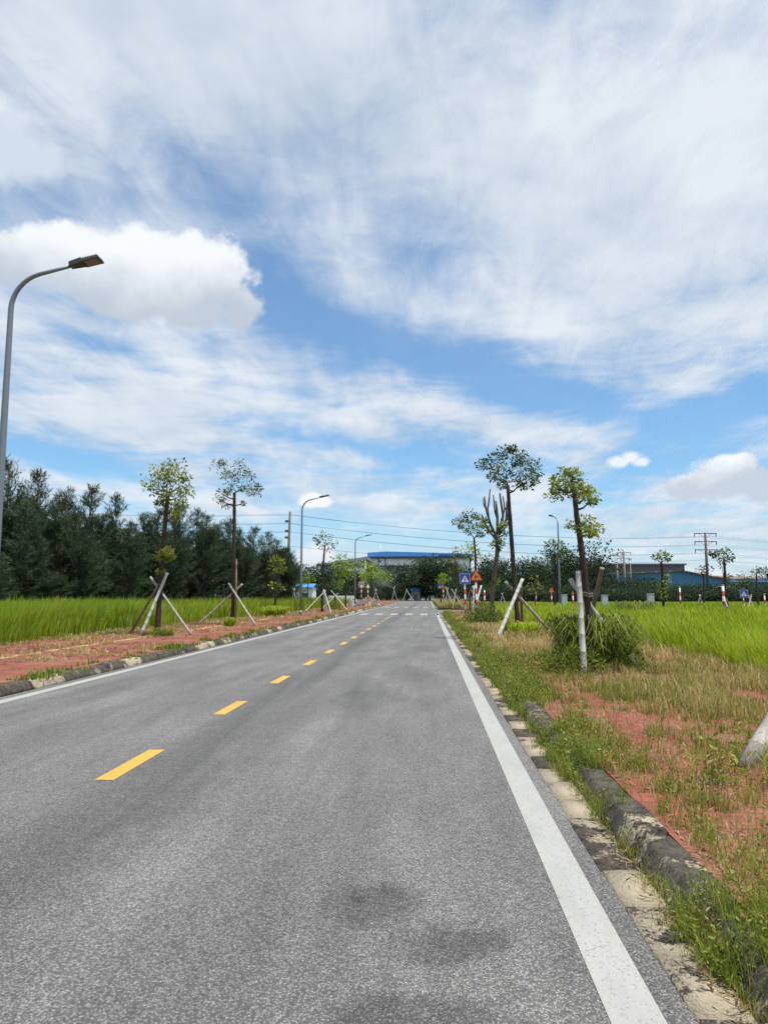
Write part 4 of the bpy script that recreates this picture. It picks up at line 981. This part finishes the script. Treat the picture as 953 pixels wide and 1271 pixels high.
lamp(xat(691,69), 67.5, 'distant street lamp beyond the right field with its arm pointing away', rz=math.radians(100), z=0, s=1.0)

# ------------------------------------------------------------------ signs
def poly(b, pts2, y, z0=0, m=0, thick=.006):
    n = len(pts2); vs = [(x, y, z) for x, z in pts2] + [(x, y+thick, z) for x, z in pts2]
    b.add(vs, [tuple(range(n)), tuple(range(2*n-1, n-1, -1))] + [(i, n+i, n+(i+1)%n, (i+1)%n) for i in range(n)], m)
def tri(cx, cz, s, rnd=.06):
    pts = []; h = s*.866
    for k, (x, z) in enumerate([(-s/2, -h/3), (s/2, -h/3), (0, 2*h/3)]):
        for a in (-1, 0, 1):
            an = {0: -150, 1: -30, 2: 90}[k] + a*45; ra = rnd*s; v = Vector((x, z)); v -= Vector((x, z)).normalized()*ra*1.9
            pts.append((cx+v.x+ra*math.cos(R(an)), cz+v.y+ra*math.sin(R(an))))
    return pts
def post(e, h, r=.045, m=None):
    b = MB(); b.tube([(0,0,0),(0,0,h)], r, 12); b.build('post', m or M_post, e)
    b = MB(); b.tube([(0,0,h),(0,0,h+.02)], r*1.15, 12); b.build('post_cap', M_white, e)
def warn_sign(px, Y, cy, label, size=.72, rz=0, back=False, z=ZP, r=.055, group=None):
    p = at(px, cy, Y); e = empty('road_sign', (p.x, Y, z-.02), label, 'road sign', group, rz); zc = p.z-z+.02
    post(e, zc-size*.22, r)
    b = MB(); poly(b, tri(0, zc, size), -.085, thick=.012); pl = b.build('sign_plate', M_red, e)
    b = MB(); poly(b, tri(0, zc, size*.76, .045), -.088, thick=.003); b.build('sign_face', M_orange, pl)
    b = MB(); y = -.091; w_ = size*.045; hh = size*.15
    poly(b, [(-w_-.04*size, zc-hh),(w_-.04*size, zc-hh),(w_-.04*size, zc+hh*1.1),(-w_-.04*size, zc+hh*1.1)], y, thick=.003)
    poly(b, [(w_-.04*size, zc-w_*.8),(size*.17, zc-w_*.8),(size*.17, zc+w_*.8),(w_-.04*size, zc+w_*.8)], y, thick=.003)
    b.build('junction_symbol', M_black, pl)
    b = MB(); b.box(-.03,-.073,zc-size*.2,.03,-.045,zc+size*.3); b.build('bracket', M_signback, e)
    return e
def cross_sign(px, Y, cy, label, size=.62, z=ZP, r=.05, rz=0):
    p = at(px, cy, Y); e = empty('road_sign', (p.x, Y, z-.02), label, 'road sign', None, rz); zc = p.z-z+.02; h = size/2
    post(e, zc-h*.9, r)
    def sq(k): return [(-k,zc-k),(k,zc-k),(k,zc+k),(-k,zc+k)]
    b = MB(); poly(b, sq(h), -.085, thick=.012); pl = b.build('sign_plate', M_white, e)
    b = MB(); poly(b, sq(h*.95), -.088, thick=.003); b.build('sign_face', M_blue, pl)
    b = MB(); poly(b, [(-h*.74,zc-h*.62),(h*.74,zc-h*.62),(0,zc+h*.68)], -.091, thick=.003); b.build('white_triangle', M_white, pl)
    b = MB(); y = -.094
    c = [(h*.085*math.cos(a)+0, zc+h*.22+h*.085*math.sin(a)) for a in np.linspace(0,2*math.pi,11)[:-1]]; poly(b, c, y, thick=.003)
    poly(b, [(-h*.07,zc-h*.18),(h*.07,zc-h*.18),(h*.09,zc+h*.12),(-h*.09,zc+h*.12)], y, thick=.003)
    poly(b, [(-h*.22,zc-h*.52),(-h*.12,zc-h*.52),(h*.03,zc-h*.18),(-h*.07,zc-h*.18)], y, thick=.003)
    poly(b, [(h*.12,zc-h*.52),(h*.22,zc-h*.52),(h*.08,zc-h*.18),(-h*.01,zc-h*.18)], y-.0035, thick=.003)
    poly(b, [(h*.09,zc+h*.10),(h*.22,zc-h*.12),(h*.17,zc-h*.15),(h*.05,zc+h*.02)], y, thick=.003)
    poly(b, [(-h*.09,zc+h*.10),(-h*.22,zc-h*.10),(-h*.17,zc-h*.14),(-h*.05,zc+h*.02)], y, thick=.003)
    b.build('pedestrian_symbol', M_black, pl)
    b = MB(); b.box(-.03,-.073,zc-h*.8,.03,-.045,zc+h*.7); b.build('bracket', M_signback, e)
warn_sign(590.5, 39.5, 716, 'orange triangular side road warning sign on a red and white post')
cross_sign(576.7, 44, 718.5, 'blue square pedestrian crossing sign on a red and white post')
warn_sign(550, 90, 729, 'far small orange warning sign left of the blue crossing sign', .72, r=.07)
cross_sign(547, 95, 727.5, 'far small blue sign half hidden behind the far orange one', .7)
warn_sign(684, 75, 733, 'small orange warning sign in the right field beside the distant lamp post', .6, z=0)
cross_sign(922, 62, 737, 'small blue sign before the bushes near the right picture edge', .62, z=0)
def back_sign(px, Y, cy, size, label, shape):
    p = at(px, cy, Y); e = empty('road_sign', (p.x, Y, ZP-.02), label, 'road sign'); zc = p.z-ZP+.02; h = size/2
    post(e, zc+h*.4, .06)
    b = MB()
    if shape == 'sq': poly(b, [(-h,zc-h),(h,zc-h),(h,zc+h),(-h,zc+h)], .07, thick=.015)
    else: poly(b, tri(0, zc, size*1.1), .07, thick=.015)
    b.build('sign_plate', M_signback, e)
    b = MB(); b.box(-h*.8,.058,zc-.03,h*.8,.069,zc+.03); b.build('bracket', M_signback, e)
back_sign(448.5, 93, 725.5, .75, 'square traffic sign seen from its bare grey back before the gravel heap', 'sq')
back_sign(456.5, 99, 727.5, .65, 'triangular traffic sign seen from its bare back above the tan rubble', 'tri')
def banded(px, Y, top, label, r=.055):
    p = at(px, top, Y); e = empty('marker_post', (p.x, Y, 0), label, 'marker post', 'red and white banded posts in the right field'); post(e, p.z, r)
banded(896.5, 46, 726, 'thick red and white banded post beside the slender dark-crowned tree', .075)
banded(843, 58, 728.5, 'red and white banded post standing alone between the two field trees')
banded(710.5, 60, 735, 'red and white banded post just left of the thick white pole')
banded(601, 60, 732.5, 'small banded post behind the props right of the orange sign')
banded(664.5, 75, 735, 'faint banded post in the field left of the distant lamp post')
banded(948, 62, 737, 'small banded post in the field by the right picture edge')

# cabinets
for px, Y, hh, lab in ((700,66,1.7,'grey utility cabinet right of the distant lamp post'),(750,62,1.65,'small grey utility cabinet alone in the right field'),(807,58,1.75,'larger pale utility cabinet left of the flat-capped field tree')):
    e = empty('utility_cabinet', (xat(px,Y),Y,0), lab, 'cabinet', 'utility cabinets in the right field'); ww = .24
    b = MB(); b.box(-ww-.05,-.2,0,ww+.05,.2,.3); b.build('plinth', M_conc, e)
    b = MB(); b.box(-ww,-.16,.3,ww,.16,hh-.05); b.box(-ww-.03,-.19,hh-.05,ww+.03,.19,hh); b.build('case', M_cabinet, e)
    b = MB(); b.box(-ww+.03,-.172,.34,ww-.03,-.162,hh-.09); dr = b.build('door', M_cabinet, e)
    b = MB(); b.box(ww-.09,-.19,.75,ww-.07,-.173,.88); b.build('handle', M_black, dr)

# ------------------------------------------------------------------ power poles and wires
def ins(b, x, z, dn=.35):
    b.tube([(x,0,z),(x,0,z-dn)], [.05,.05], 6); 
    for q in (.1,.18,.26): b.tube([(x,0,z-q),(x,0,z-q-.03)], .09, 6)
def power_pole(px, top, Y, arms, label, wash=False, mt=None, armw=1.0, r=.16, z0=0, base_px=None):
    p = at(px, top, Y); x0 = p.x if base_px is None else xat(base_px, Y); e = empty('power_pole', (x0, Y, z0), label, 'power pole', 'overhead power poles')
    h = p.z-z0; lx = p.x-x0
    b = MB(); b.tube([(0,0,0),(lx*.5,0,h*.5),(lx,0,h)], [r,r*.85,r*.62], 10); b.build('pole', mt or M_conc, e)
    if wash:
        b = MB(); b.tube([(0,0,0),(lx*.17,0,h*.17)], [r*1.04,r*1.0], 10); b.build('whitewash_band', M_limew, e)
    for dz_ in arms:
        b = MB(); f = (h-dz_)/h; xx = lx*f
        b.box(xx-armw,-.09,h-dz_-.06,xx+armw,-.02+.02,h-dz_+.06); b.tube([(xx-armw*.6,-.04,h-dz_-.06),(xx,-.04,h-dz_-.65)], .03, 4); b.tube([(xx+armw*.6,-.04,h-dz_-.06),(xx,-.04,h-dz_-.65)], .03, 4)
        a = b.build('crossarm', M_brownpost, e)
        b = MB(); ins(b, xx-armw*.95, h-dz_-.06, .5); ins(b, xx+armw*.95, h-dz_-.06, .5); b.build('insulator', M_brownpost, a)
    return e, p, lx, h
PA = power_pole(360, 635, 88, (), 'tall bare brown power pole at the right-hand end of the grove', mt=M_brownpost, r=.2, base_px=356)
b = MB(); pe = PA[0]; hh = PA[3]
for q in (1.2,2.4,3.2): b.box(-.32,-.22,hh-q-.12,.1,.22,hh-q+.12)
b.build('insulator', M_brownpost, pe)
power_pole(350, 681, 92, (), 'short dark pole just left of the tall bare brown power pole', mt=M_brownpost, r=.13)
PB = power_pole(874.5, 661, 118, (.15,1.45,2.75), 'tallest power pole with three crossarms right of the field trees', True, M_brownpost, 1.75, .26, base_px=879)
power_pole(773.5, 684, 165, (.3,1.6), 'grey power pole with short crossarms before the blue warehouse', False, M_conc, 1.6, .3)
power_pole(765.5, 699, 185, (.2,1.6), 'smaller far power pole just left of the grey crossarm one', False, M_conc, 1.6, .22)
power_pole(782, 700, 160, (), 'plain thin pole right of the grey crossarm power pole', False, M_conc, 1, .14)
def wire(pts, sag, label, r=.014):
    b = MB(); out = []
    for i in range(len(pts)-1):
        a, c = Vector(pts[i]), Vector(pts[i+1])
        for k in range(17 if i == len(pts)-2 else 16):
            f = k/16; p_ = a.lerp(c, f); p_.z -= sag*4*f*(1-f); out.append(p_)
    b.tube(out, r, 5); o = b.build('power_wire', M_wire); tag(o, label, 'power wire', 'overhead power wires')
ya, yb = 88, 118
for dz_, sd_, lab in ((.6,-1,'high'),(.6,1,'high'),(1.95,-1,'second'),(1.95,1,'second'),(3.25,-1,'third'),(3.25,1,'third')):
    xb = PB[1].x + sd_*1.65; zb_ = PB[1].z - dz_
    xa_ = at(360,635,88).x; za_ = at(360,635,88).z - dz_*.8 + (.15 if sd_ > 0 else 0)
    wire([(xa_-70,72+sd_,za_+2.2),(xa_,ya+sd_*1.2-.2,za_),(xb,yb+sd_*.2,zb_),(xb+70,118+sd_,zb_-2.5)], 1.3,
         {'high':'thin overhead wire of the topmost pair crossing the whole sky','second':'thin overhead wire of the second pair from the top','third':'thin overhead wire of the third pair from the top'}[lab])
wire([(-90,80,9.4),(at(360,690,88).x,88,7.6),(PB[1].x,117.6,7.2),(PB[1].x+70,112,5.4)], 1.2, 'lowest single overhead wire passing above the warehouse roof', .017)

# ------------------------------------------------------------------ buildings
def wx(px, Y): return at(px, 720, Y).x
def hz_(py, Y): return at(531, py, Y).z
Y = 262
e = empty('factory', (wx(490,Y), Y, 0), 'large white factory with a bright blue roof edge behind the trees at the road end', 'building'); ox = e.location.x
X0, X1 = wx(452,Y)-ox, wx(585,Y)-ox; zt = hz_(690.8,Y)
b = MB(); b.box(X0,0,0,X1,40,zt); b.build('wall', M_fwall, e)
b = MB(); zr = hz_(684.5,Y); zr2 = hz_(687.6,Y)
b.add([(X0+1.2,-1.2,zt),(X1+.6,-1.2,zt),(X1+.6,-1.2,zr2),(X0+8,-1.2,zr),(X0+1.2,-1.2,zr-.4),(X0+1.2,41,zt),(X1+.6,41,zt),(X1+.6,41,zr2),(X0+8,41,zr),(X0+1.2,41,zr-.4)],
      [(0,1,2,3,4),(9,8,7,6,5),(0,5,6,1),(1,6,7,2),(2,7,8,3),(3,8,9,4),(4,9,5,0)])
b.build('roof', M_bluefascia, e)
b = MB(); xm = wx(545,Y)-ox; b.box(xm,-1.35,zt+.02,X1+.7,-1.21,zr2-.15); b.build('fascia_panel', M_bluefascia2, e)
b = MB(); b.box(X0+1,-.9,zt-.7,X1,-.05,zt-.05); b.build('painted_eave_shade', M_darkfascia, e)  # solid dark strip standing in for the shade below the roof edge
for (pa, pb, ya_, yb_) in [(476,486,702,706),(470,473,695.5,697.5),(556,566,700,704)]:
    b = MB(); b.box(wx(pa,Y)-ox,-.12,hz_(yb_,Y),wx(pb,Y)-ox,.05,hz_(ya_,Y)); b.build('window', M_glass, e)
b = MB(); b.box(X0-.5,-4.5,hz_(703.3,Y),X0+16,-.02,hz_(702.3,Y)); b.build('canopy', M_darkfascia, e)
b = MB(); b.box(X0+3,-4.2,0,X0+15.5,-.1,hz_(703.4,Y)-.02); b.build('annex', M_fgrey, e)
for pp in (469.5, 478): 
    b = MB(); x_ = wx(pp,Y)-ox; b.tube([(x_,-.15,0),(x_,-.15,zt-.8)], .13, 6); b.build('downpipe', M_darkfascia, e)
b = MB(); x_ = wx(471.5,Y)-ox; b.tube([(x_,3,zt),(x_,3,hz_(675,Y))], .12, 6); b.build('mast', M_white, e)
Y = 240
e = empty('warehouse', (wx(425,Y), Y, 0), 'grey sloping-roofed industrial hall left of the white factory', 'building'); ox = e.location.x
xa_, xb_, xc_ = wx(398,Y)-ox, wx(450,Y)-ox, wx(456,Y)-ox; z1, z2, z3 = hz_(700,Y), hz_(690,Y), hz_(688,Y)
b = MB(); b.add([(xa_,0,0),(xb_,0,0),(xb_,0,z2-1.2),(xa_,0,z1-.6),(xa_,30,0),(xb_,30,0),(xb_,30,z2-1.2),(xa_,30,z1-.6)], [(0,1,2,3),(7,6,5,4),(0,4,5,1),(1,5,6,2),(3,7,4,0)])
b.build('wall', M_fgrey, e)
b = MB(); b.add([(xa_-1,-1,z1-.6),(xc_,-1,z2-1.1),(xc_,-1,z3-.7),(xa_-1,-1,z1),(xa_-1,31,z1-.6),(xc_,31,z2-1.1),(xc_,31,z3-.7),(xa_-1,31,z1)], [(0,1,2,3),(7,6,5,4),(3,2,6,7),(0,4,5,1),(1,5,6,2),(0,3,7,4)])
b.build('roof', M_groof, e)
b = MB(); b.box(wx(439,Y)-ox,-.1,hz_(704.5,Y),wx(448,Y)-ox,.05,hz_(700,Y)); b.build('window', M_glass, e)
b = MB(); b.box(wx(452.3,Y)-ox,-.3,0,wx(454.3,Y)-ox,.6,z2-1.25); b.build('pillar', M_fwall, e)
b = MB(); b.box(wx(433,Y)-ox,-4,0,wx(452,Y)-ox,-.05,hz_(706,Y)); b.build('annex', M_fwall, e)
# blue warehouse
Y = 200
e = empty('warehouse', (wx(820,Y), Y, 0), 'blue corrugated warehouse with a low gable facing the field', 'building'); ox = e.location.x
xs = [(735,714),(847,709.5),(905,721)]; P_ = [(wx(a,Y)-ox, hz_(c_,Y)) for a, c_ in xs]
b = MB(); b.add([(P_[0][0],0,0),(P_[2][0],0,0),(P_[2][0],0,P_[2][1]),(P_[1][0],0,P_[1][1]),(P_[0][0],0,P_[0][1]),(P_[0][0],28,0),(P_[2][0],28,0),(P_[2][0],28,P_[2][1]),(P_[1][0],28,P_[1][1]),(P_[0][0],28,P_[0][1])],
   [(0,1,2,3,4),(9,8,7,6,5),(1,6,7,2),(0,4,9,5)]); b.build('wall', M_bluewall, e)
b = MB()
for (p0, p1) in ((P_[0],P_[1]),(P_[1],P_[2])):
    t_ = .28; b.add([(p0[0]-.3,-.8,p0[1]),(p1[0]+.3,-.8,p1[1]),(p1[0]+.3,-.8,p1[1]+t_),(p0[0]-.3,-.8,p0[1]+t_),(p0[0]-.3,28.5,p0[1]),(p1[0]+.3,28.5,p1[1]),(p1[0]+.3,28.5,p1[1]+t_),(p0[0]-.3,28.5,p0[1]+t_)],
      [(0,1,2,3),(7,6,5,4),(3,2,6,7),(0,4,5,1),(0,3,7,4),(1,5,6,2)])
b.build('roof', M_rust, e)
Y2 = 232
e = empty('warehouse', (wx(900,Y2), Y2, 0), 'long hall with a rust-brown striped roof behind the blue gable', 'building'); ox = e.location.x
xa_, xb_ = wx(735,Y2)-ox, wx(1040,Y2)-ox; ze, zr = hz_(718.5,Y2), hz_(709.5,Y2)
b = MB(); b.box(xa_,0,0,xb_,36,ze); b.build('wall', M_bluewall, e)
b = MB(); b.add([(xa_-1,-1.5,ze-.1),(xb_+1,-1.5,ze-1.6),(xb_+1,18,zr-1.6),(xa_-1,18,zr),(xa_-1,37.5,ze-.1),(xb_+1,37.5,ze-1.6)], [(0,1,2,3),(3,2,5,4)]); b.build('roof', M_rust, e)
b = MB(); b.box(xa_,8,zr-1.0,wx(857,Y2)-ox+1,22,hz_(702.2,Y2)+.35); b.box(xa_-.5,7.4,hz_(702.2,Y2)+.36,wx(857,Y2)-ox+1.5,22.6,hz_(702.2,Y2)+.85); b.build('roof_monitor', M_darkfascia, e)
# small sheds
def shed(px0, px1, pe, pr, Y, mr, mw, label):
    e = empty('shed', (wx((px0+px1)/2,Y), Y, 0), label, 'shed'); ox = e.location.x
    xa_, xb_ = wx(px0,Y)-ox, wx(px1,Y)-ox; ze, zr = hz_(pe,Y), hz_(pr,Y)
    b = MB(); b.box(xa_,0,0,xb_,4,ze-.06); b.build('wall', mw, e)
    b = MB(); b.add([(xa_-.3,-.6,ze-.05),(xb_+.3,-.6,ze-.05),(xb_+.3,2,zr),(xa_-.3,2,zr),(xa_-.3,4.6,ze-.05),(xb_+.3,4.6,ze-.05)], [(0,1,2,3),(3,2,5,4)]); b.build('roof', mr, e)
    b = MB(); b.box((xa_+xb_)/2-.5,-.05,0,(xa_+xb_)/2+.5,.02,min(2,ze*.8)); b.build('door', M_darkfascia, e)
shed(510,521,733,729.3,221, M_tarp, M_fgrey, 'tiny shed with a blue roof among the dark trees at the road end')
shed(368,388,728.5,724,118, M_tarp, M_fwall, 'small blue-roofed hut behind the grass left of the thin dark-crowned tree')
shed(898,920,731.5,727.5,126, M_whiteroof, M_fwall, 'shed with a pale sheet roof before the warehouse on the right')
b = MB(); Y = 116; xa_, xb_ = xat(408,Y), xat(440,Y)
b.box(0,0,0,xb_-xa_,.22,1.55); o = b.build('low_wall', M_fwall, None, (xa_,Y,0)); tag(o, 'low pale concrete wall behind the saplings left of the gravel heap', 'wall')

# heaps
def heap(px, Y, wid, h, mt, label, seed, nst):
    n = 26; V = []; cx = xat(px,Y)
    for j in range(n):
        for i in range(n):
            x_, y_ = (i/(n-1)*2-1), (j/(n-1)*2-1); q = max(0, 1-(x_*x_+y_*y_)**.5)
            z_ = h*(q**.8)*(.75+.5*float(vnoise(x_*3,y_*3,1,seed)))+.10*float(vnoise(x_*14,y_*14,1,seed+1))*min(1,q*4)
            V.append((x_*wid, y_*wid*.7, z_-.04))
    f = [(j*n+i,j*n+i+1,(j+1)*n+i+1,(j+1)*n+i) for j in range(n-1) for i in range(n-1)]
    b = MB(); b.add(V, f, 0, False)
    rs = random.Random(seed)
    for k in range(nst):
        x_, y_ = rs.uniform(-.8,.8), rs.uniform(-.9,.1); q = max(0, 1-(x_*x_+y_*y_)**.5); r = rs.uniform(.08,.22)
        c = Vector((x_*wid, y_*wid*.7, h*(q**.8))); vs = [c+Vector((rs.uniform(.6,1.2)*a,rs.uniform(.6,1.2)*b_,rs.uniform(.6,1.1)*c_))*r for a,b_,c_ in ((-1,-1,-1),(1,-1,-1),(1,1,-1),(-1,1,-1),(-1,-1,1),(1,-1,1),(1,1,1),(-1,1,1))]
        b.add(vs, [(0,3,2,1),(4,5,6,7),(0,1,5,4),(1,2,6,5),(2,3,7,6),(3,0,4,7)])
    o = b.build('gravel_heap', mt, None, (cx,Y,ZP-.02)); tag(o, label, 'gravel heap', 'heaps dumped on the left pavement')
heap(441, 100, 1.5, 1.05, M_gravel, 'smooth grey gravel heap at the foot of the far lamp post', 3, 25)
heap(458, 104, 1.75, 1.25, M_sand, 'tan rubble heap right of the grey gravel one', 7, 90)

# ------------------------------------------------------------------ render settings
vs_ = sc.view_settings; vs_.view_transform = 'Standard'; vs_.look = 'None'; vs_.exposure = 0.08; vs_.gamma = 1; vs_.use_curve_mapping = False
sc.cycles.max_bounces = 6; sc.cycles.transparent_max_bounces = 4; sc.cycles.use_denoising = True
